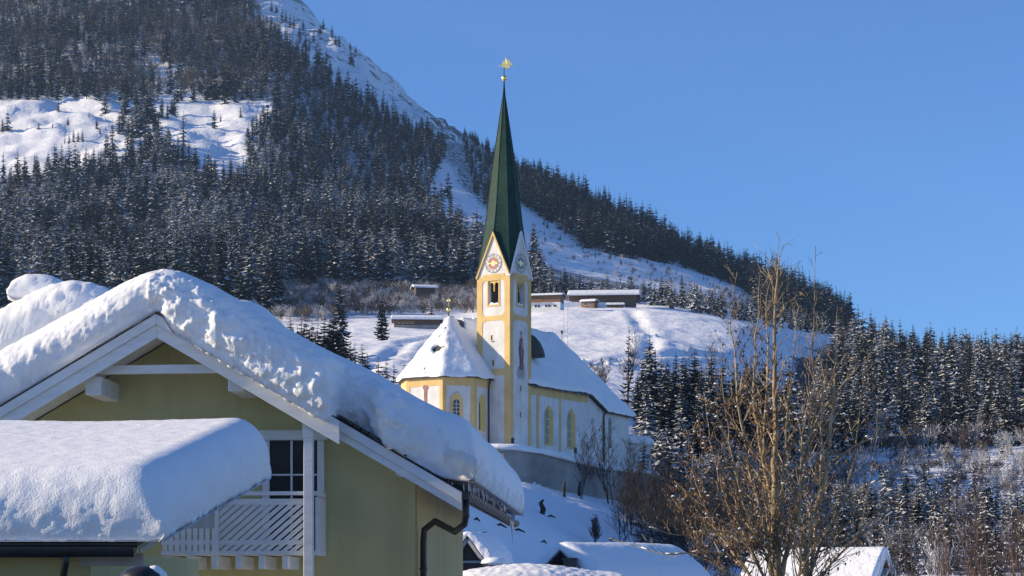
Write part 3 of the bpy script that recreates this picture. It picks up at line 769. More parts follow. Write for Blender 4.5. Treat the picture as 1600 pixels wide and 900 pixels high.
for f in (fL, fR):
    c = TS/2; s = f is fL
    mb = MB()
    def band(u0, u1, py0, py1, off=.05):
        f.rect(mb, u0, u1, f.zpx(py1, c), f.zpx(py0, c), .004, off)
    e = .92 if s else .8
    f.rect(mb, 0 if s else .06, e, ZB, ZE, .002, .06); f.rect(mb, TS-e, TS if s else TS, ZB, ZE, .002, .06)
    band(e, TS-e, 428.5, 437.5); band(e, TS-e, 493.5, 501); 
    if s: band(e, TS-e, 576.5, 587)
    # small lobes rounding the panel corners
    for uu, sg in ((e, 1), (TS-e, -1)):
        for zz, sz in ((f.zpx(437.5, c), -1), (f.zpx(493.5, c), 1), (f.zpx(501, c), -1)):
            f.panel(mb, [(uu, zz), (uu+sg*.55, zz), (uu+sg*.22, zz+sz*.2), (uu, zz+sz*.55)], .004, .045)
    mb.build('ochre_trim', M['ochre'], tower)
    # belfry window: frame with two arched lights
    wz0, wz1 = bz0, bz1
    mb = MB()
    for (a, b, z0, z1) in ((c-bw/2-.22, c-bw/2, wz0-.25, wz1+.18), (c+bw/2, c+bw/2+.22, wz0-.25, wz1+.18), (c-bw/2, c+bw/2, wz1, wz1+.18), (c-bw/2, c+bw/2, wz0-.25, wz0)):
        f.rect(mb, a, b, z0, z1, .004, .07)
    wo_ = mb.build('window', M['ochre'], tower)
    mb = MB()
    hw_ = bw/2
    for sg in (-1, 1):       # spandrels over each light
        uc = c+sg*hw_/2; r = hw_/2-.07; zs = wz1-.25-r
        pts = [(uc-hw_/2, wz1)]+[(uc-hw_/2, zs)]+[(uc-r*math.cos(math.pi*k/8), zs+r*math.sin(math.pi*k/8)) for k in range(9)]+[(uc+hw_/2, zs), (uc+hw_/2, wz1)]
        for k in range(len(pts)-1):
            a, b = pts[k], pts[k+1]
        ring = [(uc-r*math.cos(math.pi*k/8), zs+r*math.sin(math.pi*k/8)) for k in range(9)]
        for k in range(8):
            f.panel(mb, [ring[k], ring[k+1], (ring[k+1][0], wz1), (ring[k][0], wz1)], -.35, -.1)
        f.rect(mb, uc-hw_/2, uc-r, zs, wz1, -.35, -.1); f.rect(mb, uc+r, uc+hw_/2, zs, wz1, -.35, -.1)
    f.rect(mb, c-.06, c+.06, wz0+1.9, wz1-.4, -.3, -.12)
    mb.build('window_arches', M['ochre_niche'], wo_)
    mb = MB(); f.panel(mb, [(c-bw/2+.02, wz0+.003), (c+bw/2-.02, wz0+.003), (c+bw/2-.3, wz0+.28), (c+.1, wz0+.18), (c-.4, wz0+.38)], -.6, -.02); mb.build('sill_snow', M['snow_far'], tower)
    # slits
    for px, py in (((768.2, 528), (770.7, 567)) if s else ((813.5, 607), (813, 648))):
        u = f.upx(px); z = f.zpx(py, u)
        mb = MB(); f.rect(mb, u-.17, u+.17, z-.42, z+.42, .004, .03); 
        wn = mb.build('slit_window', M['ochre_niche'], tower); mb = MB(); f.rect(mb, u-.11, u+.11, z-.36, z+.36, .03, .034); mb.build('pane', M['dark_void'], wn)
        if s: mb = MB(); f.rect(mb, u-.24, u+.3, z-.5, z-.42, .0, .2); mb.build('sill', M['church_white'], wn)
# gable verges with snow and clocks
def text_mesh(txt, size):
    cu = bpy.data.curves.new('t', 'FONT'); cu.body = txt; cu.size = size; cu.align_x = 'CENTER'; cu.align_y = 'CENTER'; cu.offset = .012
    ob = bpy.data.objects.new('t', cu); COL.objects.link(ob)
    dg = bpy.context.evaluated_depsgraph_get(); m2 = bpy.data.meshes.new_from_object(ob.evaluated_get(dg))
    vs_ = [v.co.copy() for v in m2.vertices]; fs_ = [list(p.vertices) for p in m2.polygons]
    bpy.data.objects.remove(ob); bpy.data.curves.remove(cu); bpy.data.meshes.remove(m2); return vs_, fs_
for f in (fL, fR):
    c = TS/2; s = f is fL
    mb = MB()
    for a, b in (((-.15, ZE-.1), (c, ZG_+.3)), ((TS+.15, ZE-.1), (c, ZG_+.3))):
        d = Vector((b[0]-a[0], b[1]-a[1])).normalized(); n2 = Vector((-d.y, d.x)) if a[0] < c else Vector((d.y, -d.x))
        mb.mat(0); f.panel(mb, [a, b, (b[0], b[1]-.55), (a[0]-n2.x*.22, a[1]-n2.y*.22)], -.3, .22)
        mb.mat(1); f.panel(mb, [(a[0], a[1]+.03), (b[0], b[1]+.03), (b[0], b[1]+.16), (a[0]+n2.x*.14, a[1]+n2.y*.14+.05)], -.25, .24)
    mb.build('gable_verge', [M['church_white'] if not s else M['ochre_niche'], M['tile_dark'] if s else M['snow_far']], tower)
    mb = MB(); zc = f.zpx(411.5, c); rad = 1.38
    ln = lambda r, n=40: [(c+r*math.cos(2*math.pi*k/n), zc+r*math.sin(2*math.pi*k/n)) for k in range(n)]
    f.panel(mb, ln(rad), .01, .05); clock = mb.build('clock_face', M['church_white'], tower)
    mb = MB()
    def ring(r0, r1, o0, o1, n=40):
        a, b = ln(r0, n), ln(r1, n)
        for k in range(n): f.panel(mb, [a[k], a[(k+1) % n], b[(k+1) % n], b[k]], o0, o1)
    mb.mat(0); ring(rad-.07, rad, .05, .07); ring(.84, .89, .05, .07)
    for h in range(12):
        vs_, fs_ = text_mesh(['XII','I','II','III','IV','V','VI','VII','VIII','IX','X','XI'][h], .46)
        a = math.pi/2-2*math.pi*h/12
        pts = []
        for v in vs_:
            x, y = v.x, v.y; ca, sa = math.cos(a-math.pi/2), math.sin(a-math.pi/2)
            pts.append(f.p(c+1.11*math.cos(a)+x*ca-y*sa, zc+1.11*math.sin(a)+x*sa+y*ca, .056))
        mb.add(pts, fs_)
    mb.mat(1)
    if s: ring(.42, .80, .05, .065)
    else: mb.mat(0); ring(.5, .80, .05, .065)
    mb.mat(2)
    st = [(c+(.40 if k % 2 else .2)*math.cos(math.pi*k/8), zc+(.40 if k % 2 else .2)*math.sin(math.pi*k/8)) for k in range(16)]
    f.panel(mb, st, .066, .078)
    mb.build('dial_marks', [M['clock_line'], M['red'], M['gold']], tower)
    for ang, L, wdt in ((R(180), 1.05, .15), (R(-2), .78, .17)):
        mb = MB(); dx, dz = math.cos(ang), math.sin(ang)
        pt = lambda l, w_: (c+dx*l-dz*w_, zc+dz*l+dx*w_)
        f.panel(mb, [pt(-.15, -wdt*.4), pt(L*.7, -wdt*.35), pt(L*.75, -wdt), pt(L, 0), pt(L*.75, wdt), pt(L*.7, wdt*.35), pt(-.15, wdt*.4)], .09, .11)
        mb.build('clock_hand', M['gold'], tower)
# fresco on the right face
f = fR; mb = MB(); c = f.upx(814.5)
zz = lambda py: f.zpx(py, c)
def blob(pts, o0, o1): f.panel(mb, [(c+u, z) for u, z in pts], o0, o1)
z0, z1 = zz(592), zz(517)
mb.mat(0); blob([(-1.1, z0+.2), (-.6, z0-.1), (.2, z0), (.9, z0+.1), (1.15, z0+.9), (.9, z0+1.5), (1.0, z0+2.1), (.5, z0+2.2), (-.4, z0+1.9), (-1.0, z0+1.6), (-1.25, z0+.9)], .004, .012)
mb.mat(1); blob([(-.55, z0+1.3), (.45, z0+1.2), (.55, z0+2.6), (.75, z0+3.9), (.5, z0+4.6), (.45, z0+5.6), (.25, z0+6.0), (-.25, z0+5.9), (-.55, z0+5.4), (-.75, z0+4.2), (-.5, z0+2.6)], .012, .018)
mb.mat(2); blob([(-.5, z0+1.4), (-.1, z0+1.4), (-.2, z0+3.2), (-.05, z0+4.6), (-.35, z0+5.2), (-.7, z0+4.2), (-.45, z0+2.6)], .018, .022); blob([(.2, z0+1.4), (.42, z0+1.4), (.5, z0+3.4), (.3, z0+3.6)], .018, .022)
mb.mat(3); blob([(-.22, z0+5.75), (.16, z0+5.75), (.24, z0+6.1), (.12, z0+6.5), (-.18, z0+6.5), (-.28, z0+6.1)], .018, .024)
blob([(.15, z0+4.55), (.6, z0+4.4), (.72, z0+4.9), (.5, z0+5.25), (.42, z0+5.55), (.2, z0+5.3)], .022, .026)
mb.mat(2); blob([(-.3, z0+6.35), (.25, z0+6.35), (.15, z0+6.75), (-.2, z0+6.75)], .02, .023)
mb.build('wall_painting', [M['fresco_cloud'], M['robe'], M['robe_dark'], M['fresco_skin']], tower)
# spire
mb = MB()
corners = [TN-cA*TS, TN, TN+cB*TS, TN+cB*TS-cA*TS]
ring0 = []
for k in range(4):
    a = corners[k]; b = corners[(k+1) % 4]; out = (a-tc_).normalized()
    ring0.append((tc_+(a-tc_)*1.05)+UP*(ZE-.15)); m_ = (a+b)/2; ring0.append(tc_+(m_-tc_)*.985+UP*(ZG_+.1))
ap = tc_+UP*ZT_
nst = 14; rows = []
for i in range(nst+1):
    t = i/nst; row = []
    for q in ring0:
        p = q.lerp(ap, t); 
        fl = 1-.10*math.sin(math.pi*min(1, t*1.6))*(1-t)
        ax = Vector((tc_.x, tc_.y, p.z)); row.append(ax+(p-ax)*fl)
    rows.append(row)
# corner rows start lower than gable rows; keep both as straight strips
vs_ = [v for r in rows for v in r]
mb.add(vs_, [(i*8+k, i*8+(k+1) % 8, (i+1)*8+(k+1) % 8, (i+1)*8+k) for i in range(nst) for k in range(8)])
spire = mb.build('spire', M['spire'], church)
mb = MB()
for k in range(8): mb.tube([rows[i][k]*1.0 for i in range(nst+1)], [.06]*(nst)+[.03], 5)
mb.build('spire_ridge', M['spire'], spire, True)
mb = MB(); mb.tube([ap-UP*1.2, ap+UP*.2, ap+UP*1.0], [.22, .12, .08], 8); mb.tube([ap+UP*1.0, ap+UP*2.9], .06, 6); mb.build('finial_rod', M['spire'], spire, True)
def ball(mb, c, r, n=16): mb.lathe(c, [(r*math.sin(R(a))+.0005, r*math.cos(R(a))) for a in range(180, -1, -15)], n)
mb = MB(); ball(mb, ap+UP*1.35, .40); mb.build('gold_ball', M['gold'], spire, True)
mb = MB(); cs = P(791, 100.5, ap.y); 
star = []
for k in range(20):
    a = 2*math.pi*k/20+.1; r = .78 if k % 2 else .58; star.append(cs+Vector((math.cos(a)*r*.93, -math.cos(a)*r*.37, math.sin(a)*r)))
mb.prism(star, Vector((.37,.93,0))*.12)
for a in (R(90), R(185), R(-4)):
    q = cs+Vector((math.cos(a)*.95*.93, -math.cos(a)*.95*.37, math.sin(a)*.95)); ball(mb, q, .14, 8); mb.tube([cs, q], .04, 5)
mb.build('gold_star', M['gold'], spire)
# --- roofs with a snow coat that has bare patches
def snow_roof(name, polys, T, par, mat, cuts=7, holes=(), amp=.12, seed=0, drop=.45):
    bm = bmesh.new()
    for poly in polys:
        bm.faces.new([bm.verts.new(p) for p in poly])
    bmesh.ops.remove_doubles(bm, verts=bm.verts, dist=.01)
    bmesh.ops.recalc_face_normals(bm, faces=bm.faces)
    bmesh.ops.triangulate(bm, faces=bm.faces)
    for _ in range(cuts):
        ed = [e for e in bm.edges if e.calc_length() > .9]
        if not ed: break
        bmesh.ops.subdivide_edges(bm, edges=ed, cuts=1); bmesh.ops.triangulate(bm, faces=bm.faces)
    kill = [fc for fc in bm.faces if any(((fc.calc_center_median()-Vector(h[0])).length+fbm(*(fc.calc_center_median()*.9), 3)*h[1]*.8) < h[1] for h in holes)]
    bmesh.ops.delete(bm, geom=kill, context='FACES')
    bd = [e for e in bm.edges if e.is_boundary]
    orig = {v: v.co.copy() for v in bm.verts}
    for v in bm.verts:
        n_ = fbm(v.co.x*.45+seed, v.co.y*.45, v.co.z*.45, 4); v.co.z += T+n_*amp*1.6; v.co += v.normal*n_*amp*.4
    ret = bmesh.ops.extrude_edge_only(bm, edges=bd)
    for v in [g for g in ret['geom'] if isinstance(g, bmesh.types.BMVert)]: v.co.z -= drop
    me = bpy.data.meshes.new(name); bm.to_mesh(me); bm.free(); me.materials.append(mat)
    me.polygons.foreach_set('use_smooth', [True]*len(me.polygons)); return link_mesh(name, me, par)
def closed_roof(mb, polys):
    for p in polys: mb.poly(p)
# choir
ZC = (HY-588)/F*287; ZA = 39.0
cp = [(-6.3, 7.2), (-6.3, -2.8), (-3.1, -6), (3.1, -6), (6.3, -2.8), (6.3, 7.2)]
mb = MB(); mb.prism([CP(a, b, ZB) for a, b in cp], UP*(ZC-ZB)); choir = mb.build('choir', M['church_white'], church)
def offs(poly, d):
    return [(a*(1+d/6.3), b if b > 5 else b-(d if b < -3 else d*.55)) for a, b in poly]
eo = offs(cp, .55)
def choir_polys(zc, za, extra=0):
    e = [CP(a, b, zc) for a, b in offs(cp, .55+extra)]; a0 = CP(0, 0, za); a1 = CP(0, 9, za)
    return [[e[0], e[1], a0, a1], [e[1], e[2], a0], [e[2], e[3], a0], [e[3], e[4], a0], [e[4], e[5], a1, a0]]
mb = MB(); closed_roof(mb, choir_polys(ZC, ZA)); mb.prism([CP(a, b, ZC-.1) for a, b in eo], UP*.12); croof = mb.build('choir_roof', M['tile_dark'], church)
h1 = P(690, 546, 290.3)+Vector((-.3,0,0)); h2 = CP(0.2, 2.0, ZA-.3); h3 = CP(-1.0, -.9, ZA-2.6)
snow_roof('roof_snow', choir_polys(ZC+.03, ZA+.03, .12), .42, croof, M['snow_far'], holes=((h1, 1.0), (h2, 1.25), (h3, .7)), seed=3)
cap = CP(0, 0, ZA)
mb = MB(); mb.tube([cap, cap+UP*2.6], [.12, .05], 6); mb.build('finial_rod', M['tile_dark'], croof)
mb = MB(); ball(mb, cap+UP*1.15, .30, 12); mb.build('gold_ball', M['gold'], croof, True)
mb = MB()
mb.box(cap+UP*2.2, (.2, .2, 1.3)); mb.box(cap+UP*2.45, (.6, .12, .18), (cA, cB, UP)); mb.build('gold_cross', M['gold'], croof)
def wall_face(a0, b0, a1, b1):
    o = CP(a0, b0, 0); e = CP(a1, b1, 0)-o; L = e.length; u = e/L; return Face(o, u, Vector((u.y, -u.x, 0))), L
for k in (1, 2, 3, 4):
    fw, L = wall_face(*cp[k], *cp[k+1]) if k < 5 else (None, 0)
    mb = MB(); off = .04+.003*k
    fw.rect(mb, .0, L, ZC-1.25, ZC-.1, .004, off)
    pw = .55
    fw.rect(mb, 0, pw, ZB, ZC-1.25, .004, off); fw.rect(mb, (L-pw) if k < 4 else (2.1), L if k < 4 else 2.1+.02, ZB, ZC-1.25, .004, off)
    mb.build('ochre_trim', M['ochre'], choir)
def arched_window(fw, px, pyt, pyb, w, par, glass_w=.5, mat_frame='ochre', rim=.36, deep=True, side=False):
    u = fw.upx(px); z1, z0 = fw.zpx(pyt, u), fw.zpx(pyb, u)
    gw = w*glass_w; h = (z1-z0)*(.70 if deep else .92)
    uo = u-(w-gw)/2+.10 if side else u
    oa = arch(u, z0, w, z1-z0, 12, .25); ia = arch(uo, z0+.25, gw, h, 12)
    mb = MB(); n = len(oa)
    for k in range(n):          # splayed surround falling back to the glass
        a, b, c_, d_ = oa[k], oa[(k+1) % n], ia[(k+1) % n], ia[k]
        mb.poly([fw.p(*a, .16), fw.p(*b, .16), fw.p(*c_, .02), fw.p(*d_, .02)]); mb.poly([fw.p(*a, 0), fw.p(*b, 0), fw.p(*b, .16), fw.p(*a, .16)])
    fw.panel(mb, [(u-.16, z1+.01), (u+.16, z1+.01), (u, z1+.4)], .004, .12)
    wn = mb.build('window', M[mat_frame], par)
    mb = MB(); fw.panel(mb, ia, .004, .018); mb.build('pane', M['church_glass'], wn)
    mb = MB()
    for k in range(1, 4): fw.rect(mb, uo-gw/2, uo+gw/2, z0+.25+h*k/4.3, z0+.25+h*k/4.3+.06, .02, .05)
    fw.rect(mb, uo-.03, uo+.03, z0+.25, z0+.1+h, .02, .047)
    mb.build('glazing_bars', M['render_white'], wn)
f2, L2 = wall_face(*cp[3], *cp[4]); arched_window(f2, 713, 616, 652, 1.85, choir, .5)
f3, L3 = wall_face(*cp[4], *cp[5]); 
u = f3.upx(753); mb = MB(); f3.panel(mb, arch(u, f3.zpx(674, u), 1.75, f3.zpx(619, u)-f3.zpx(674, u), 12, .3), .004, .05); wn = mb.build('window', M['ochre_niche'], choir)
mb = MB(); f3.panel(mb, arch(u-.66, f3.zpx(672, u), .3, f3.zpx(630, u)-f3.zpx(672, u)), .05, .06); mb.build('pane', M['church_glass'], wn)
f1, L1 = wall_face(*cp[2], *cp[3]); u = f1.upx(665); mb = MB()
z = f1.zpx(610, u); f1.panel(mb, [(u-.22, z-2.2), (u+.22, z-2.2), (u+.26, z+.1), (u+.5, z+.35), (u+.3, z+.75), (u-.3, z+.75), (u-.5, z+.35), (u-.26, z+.1)], .004, .06); mb.build('niche_figure', M['robe'], choir)
q0 = f3.p(f3.upx(762), 0, .2); mb = MB(); mb.tube([q0+UP*(ZC-.1)+f3.n*.3, q0+UP*(ZC-.9), q0+UP*ZB], .13, 8); mb.build('downpipe', M['black_metal'], choir, True)
# nave
ZN = 29.5
Fr = [(9.0, 6.5), (9.0, 24.0), (9.3, 28.4), (9.3, 36.3)]
mb = MB()
nave_top = {0: ZN, 1: ZN-.1, 2: ZN-2.3, 3: ZN-2.6}
bot = [CP(a, b, ZB-2) for a, b in Fr]; top = [CP(a, b, nave_top[i]) for i, (a, b) in enumerate(Fr)]
bk_ = [CP(-a, b, ZB-2) for a, b in Fr]; bt = [CP(-a, b, nave_top[i]) for i, (a, b) in enumerate(Fr)]
for i in range(3):
    mb.poly([bot[i], bot[i+1], top[i+1], top[i]]); mb.poly([bk_[i+1], bk_[i], bt[i], bt[i+1]])
mb.poly([bot[3], bk_[3], bt[3], top[3]]); mb.poly([bk_[0], bot[0], top[0], bt[0]])
nave = mb.build('nave', M['church_white'], church)
def nave_polys(dz=0, ex=0):
    e = [CP(9.65+ex, 6.3, ZN+dz), CP(9.65+ex, 24.2, ZN-.1+dz), CP(10.0+ex, 28.6, ZN-2.3+dz), CP(10.0+ex, 37.1+ex, ZN-2.6+dz)]
    b = [CP(-9.65-ex, 6.3, ZN+dz), CP(-9.65-ex, 24.2, ZN-.1+dz), CP(-10-ex, 28.6, ZN-2.3+dz), CP(-10-ex, 37.1+ex, ZN-2.6+dz)]
    r0, r1, r2 = CP(0, 6.3, 39.4+dz), CP(0, 22, 39.4+dz), CP(0, 29.5, 39.4+dz)
    return [[r0, e[0], e[1], r1], [r1, e[1], e[2], r2], [r2, e[2], e[3]], [r2, e[3], b[3]], [r2, b[3], b[2]], [r1, r2, b[2], b[1]], [r0, r1, b[1], b[0]]]
mb = MB(); closed_roof(mb, nave_polys()); mb.poly([CP(9.6, 6.35, ZN), CP(0, 6.35, 39.3), CP(-9.6, 6.35, ZN)])
e0 = nave_polys(-.12)
for i in (0, 1, 2):
    a, b = e0[i][1], e0[i][2]
    mb.bar(a-cA*.1, b-cA*.1, .25, .2)
nroof = mb.build('nave_roof', M['tile_dark'], church)
hn = P(842, 527, 300.0); tN = CP(.2, 9.2, 39)
snow_roof('roof_snow', nave_polys(.03, .1), .45, nroof, M['snow_far'], holes=((CP(1.8, 12.2, 37.4), 2.1),), seed=11, amp=.13)
mb = MB()   # the dark rounded dormer showing next to the tower
for k in range(1): mb.lathe(P(826, 541, 301.5), [(2.45,-1.6),(2.25,-.6),(1.75,.5),(1.0,1.4),(.02,2.0)], 18, 1.0, .8)
mb.build('dormer_hood', M['tile_dark'], nroof, True)
fn = Face(CP(9.0, 6.5, 0), cB, cA)
mb = MB(); fn.rect(mb, 0, 17.5, ZN-1.35, ZN-.2, .004, .05)
for px, wd in ((840, .7), (875, .6)):
    u = fn.upx(px); fn.rect(mb, u-wd/2, u+wd/2, ZB, ZN-1.35, .004, .05)
mb.build('ochre_trim', M['ochre'], nave)
for px, pt_, pb_ in ((857, 637, 696), (892, 643, 701)): arched_window(fn, px, pt_, pb_, 2.1, nave, .45, 'ochre_niche', deep=False, side=True)
fz = Face(CP(9.3, 28.4, 0), cB, cA); u = fz.upx(953); mb = MB(); fz.panel(mb, arch(u, fz.zpx(700, u), .9, fz.zpx(653, u)-fz.zpx(700, u)), .004, .03); mb.build('window', M['church_glass'], nave)
q = CP(9.35, 28.5, 0); mb = MB(); mb.tube([q+cA*.5+UP*(ZN-2.0), q+cA*.15-cB*.3+UP*(ZN-3.0), q+cA*.15-cB*.3+UP*ZB], .13, 8); mb.build('downpipe', M['black_metal'], nave, True)
pts = [CP(9.85, rn.uniform(7, 24), ZN-.05) for _ in range(30)]
icicles('icicle_row', pts, nroof, .3, 1.1, .04, 9)
# low annex at the far right end
ax0 = P(985, 690, 321); mb = MB(); zt = (HY-694)/F*321
mb.box(Vector((ax0.x+1.0, 323, (zt+15)/2)), (4.4, 5, zt-15)); anx = mb.build('annex', M['church_white'], church)
cA0 = Vector((ax0.x+1.0, 323, zt))
snow_blanket('roof_snow', -2.6, 2.6, -3, 3, lambda u, v, f: cA0+Vector((u, v, -.1*u)), lambda u, v: 1.35, M['snow_far'], anx, .25, .25, None, 9, 1.0, 1.0, lump=lambda *a: .2, bot=-30)
# ------------------------------------------------------------------ retaining wall
rw = empty('retaining_wall', WALL[5]-Vector((0,0,6)), 'long grey stone retaining wall with a cap of snow round the churchyard', 'wall')
fine = []
for i in range(len(WALL)-1):
    for k in range(8): fine.append(WALL[i].lerp(WALL[i+1], k/8))
fine.append(WALL[-1])
for _ in range(6): fine = [fine[0]]+[(fine[i-1]+fine[i]*2+fine[i+1])/4 for i in range(1, len(fine)-1)]+[fine[-1]]
nrm = []
for i in range(len(fine)):
    d = fine[min(i+1, len(fine)-1)]-fine[max(i-1, 0)]; d.z = 0; d.normalize(); nrm.append(Vector((d.y, -d.x, 0)))
def sweep(mb, sec):
    n = len(sec); vs_ = []
    for p, q in zip(fine, nrm): vs_ += [p+q*a+UP*b for a, b in sec]
    mb.add(vs_, [(i*n+k, i*n+(k+1) % n, (i+1)*n+(k+1) % n, (i+1)*n+k) for i in range(len(fine)-1) for k in range(n)]+[list(range(n)), [(len(fine)-1)*n+k for k in range(n)]])
mb = MB(); sweep(mb, [(.5, -.75), (.9, -11), (-1.0, -11), (-1.0, -.75)]); wl = mb.build('wall', M['stone'], rw)
mb = MB(); sweep(mb, [(.72, -.62), (.72, -.75), (-1.1, -.75), (-1.1, -.62)]); mb.build('coping', M['stone'], wl)
bm_sec = [(.66, -.62), (.85, -.45), (.8, -.1), (.55, .12), (.1, .2), (-.6, .12), (-1.3, -.1), (-1.3, -.62)]
mb = MB(); sweep(mb, bm_sec)
for i, v in enumerate(mb.v):
    n_ = fbm(v[0]*.5, v[1]*.5, v[2], 3); mb.v[i] = (v[0], v[1]-n_*.1, v[2]+n_*.18)
mb.build('snow_cap', M['snow_far'], rw, True)
# grave lantern post on the wall
for px, Y in ((801, 271.6), (899, 281)):
    lp = empty('wall_lantern', P(px, 697, Y), 'small black lantern on a post at the wall beside the tower foot' if px < 850 else 'small black lantern on the wall in front of the nave windows', 'lantern')
    b = P(px, 701 if px < 850 else 716, Y); mb = MB(); mb.tube([b-UP*.6, b+UP*.6], .05, 6); mb.build('post', M['black_metal'], lp)
    mb = MB(); mb.box(b+UP*.95, (.42, .42, .6)); mb.lathe(b+UP*1.25, [(.34, 0), (.05, .25)], 4); mb.build('lantern_head', M['black_metal'], lp)
# ------------------------------------------------------------------ farm buildings on the meadow and roofs in the valley
XA, YA = Vector((1,0,0)), Vector((0,1,0))
def frame(rz): 
    return Vector((math.cos(rz), math.sin(rz), 0)), Vector((-math.sin(rz), math.cos(rz), 0))
def gable_house(name, label, cat, c, L, W, hw, pitch, rz, wall, roofm=None, snowT=.6, over=.8, group=None, wall2=None, windows=(), lower=None, snow_res=.5):
    """ridge along local x; L length, W width; windows: list of (side, u, z, w, h)"""
    ex, ey = frame(rz); c = Vector(c)
    t = empty(name, c, label, cat, group)
    p = lambda x, y, z: c+ex*x+ey*y+UP*z
    zr_ = hw+W/2*pitch
    mb = MB(); pts = [p(-L/2, -W/2, -2.5), p(-L/2, W/2, -2.5), p(-L/2, W/2, hw), p(-L/2, 0, zr_), p(-L/2, -W/2, hw)]
    mb.prism(pts, ex*L); wl = mb.build('wall', wall, t)
    if lower:
        mb = MB(); mb.box(p(0, 0, lower[0]/2-1.2), (L+.12, W+.12, lower[0]+2.4), (ex, ey, UP)); mb.build('ground_storey', lower[1], t)
    mb = MB()
    for s in (-1, 1):
        mb.prism([p(-L/2-over, 0, zr_+.02), p(-L/2-over, s*(W/2+over), zr_-(W/2+over)*pitch+.02), p(L/2+over, s*(W/2+over), zr_-(W/2+over)*pitch+.02), p(L/2+over, 0, zr_+.02)], (0, 0, .18))
    rf = mb.build('roof', roofm or M['old_wood'], t)
    def b_(u, v, f):
        k = .6*f; return p(u, v, zr_+.2-pitch*(math.sqrt(v*v+k*k)-k))
    rs = min(.45, snowT*.8)
    snow_blanket('roof_snow', -L/2-over-.1, L/2+over+.1, -W/2-over-.15, W/2+over+.15, b_, lambda u, v: snowT, M['snow_far'] if c.y > 90 else M['snow_near'], rf, snow_res, snow_res, None, 9, rs, rs,
                 lump=lambda *a: .12*snowT, bot=-30, seed=c.x)
    for i, (sd, u, z, w_, h_) in enumerate(windows):
        mb = MB()
        off = .10 if lower else .03
        if sd == 'f': q = p(u, -W/2-off, z); axx = (ex, ey, UP)
        else: q = p(-L/2-off if sd == 'l' else L/2+off, u, z); axx = (ey, ex, UP)
        mb.box(q, (w_+.3, .1, h_+.3), axx); wn = mb.build('window', M['render_white'] if wall is not M['render_white'] else M['brown_wood'], t)
        mb = MB(); mb.box(q-axx[1]*(.04 if sd != 'r' else -.04), (w_, .1, h_), axx); mb.build('pane', M['glass'], wn)
    return t
# long barn, right of the spire
Y = 850; c = G(944, Y); zb = (HY-479)/F*Y; c.z = zb
b1 = gable_house('barn', 'long dark timber barn under snow on the ridge right of the spire', 'barn', c, 26.5, 13, 3.9, .30, R(-4), M['old_wood'], snowT=.85, over=1.6, snow_res=.6)
mb = MB(); mb.prism([c+Vector((-20,-9.5,-3)), c+Vector((8,-9.5,-3)), c+Vector((8,-9.5,.25)), c+Vector((-13,-9.5,.6)), c+Vector((-20,-9.5,.2))], (0, 2, 0))
o = tag(mb.build('snow_bank', M['snow_far'], None), 'low ploughed snow bank in front of the long barn', 'snow bank')
gable_house('shed', 'small brown chalet with white roof standing before the long dark barn', 'shed', P(921, 481, 838), 5.5, 4, 2.3, .3, R(-20), M['brown_wood'], snowT=.5, over=.6, windows=[('f', -1.2, 1.3, .8, .8), ('f', 1.0, 1.3, .8, .8)])
gable_house('shed', 'tiny woodshed under a snow cushion at the right end of the long barn', 'shed', P(962, 482, 836), 6.5, 3, 1.2, .25, R(-4), M['old_wood'], snowT=.6, over=.4)
# farmhouse, white below and timber above
Y = 800; c = P(851, 484, Y)
f1_ = gable_house('farmhouse', 'white and brown farmhouse beside the right edge of the church tower', 'house', c+Vector((-.5,3,0)), 15, 8, 5.4, .20, R(-12), M['brown_wood'], snowT=.45, over=.9, lower=(2.7, M['render_white']),
    windows=[('f', x, 1.3, .9, .8) for x in (-4.6, -2.2, -1.0, 2.0, 3.2, 5.4)])
mb = MB(); ex, ey = frame(R(-12)); q = c+Vector((-.5,3,0))-ey*5.0
mb.box(q-ex*3.5+UP*3.4, (8, .25, .9), (ex, ey, UP)); mb.build('balcony', M['brown_wood'], f1_)
# small outbuilding with the white roof near the barn
# left barn
Y = 780; c = P(651, 513, Y)
b2 = gable_house('barn', 'brown farm building with a wide snow roof behind the choir finial, left of the tower', 'barn', c+Vector((0,4,0)), 17.5, 9, 3.3, .25, R(3), M['old_wood'], snowT=.9, over=1.1, lower=(1.2, M['stone']),
    windows=[('f', x, 2.3, .8, .8) for x in (-7, -5.3, -3.6, -1.9)])
mb = MB(); mb.box(c+Vector((-4.6,-1.2,2.0)), (8.2, .9, .25)); mb.box(c+Vector((-4.6,-1.6,2.4)), (8.2, .12, .7)); mb.build('balcony', M['brown_wood'], b2)
# hut at the wood's edge
Y = 1000; c = P(663, 457, Y)
gable_house('hut', 'small hut with white roof at the foot of the dark wood', 'hut', c, 9.5, 6, 2.0, .33, R(14), M['old_wood'], snowT=.55, over=1.4)
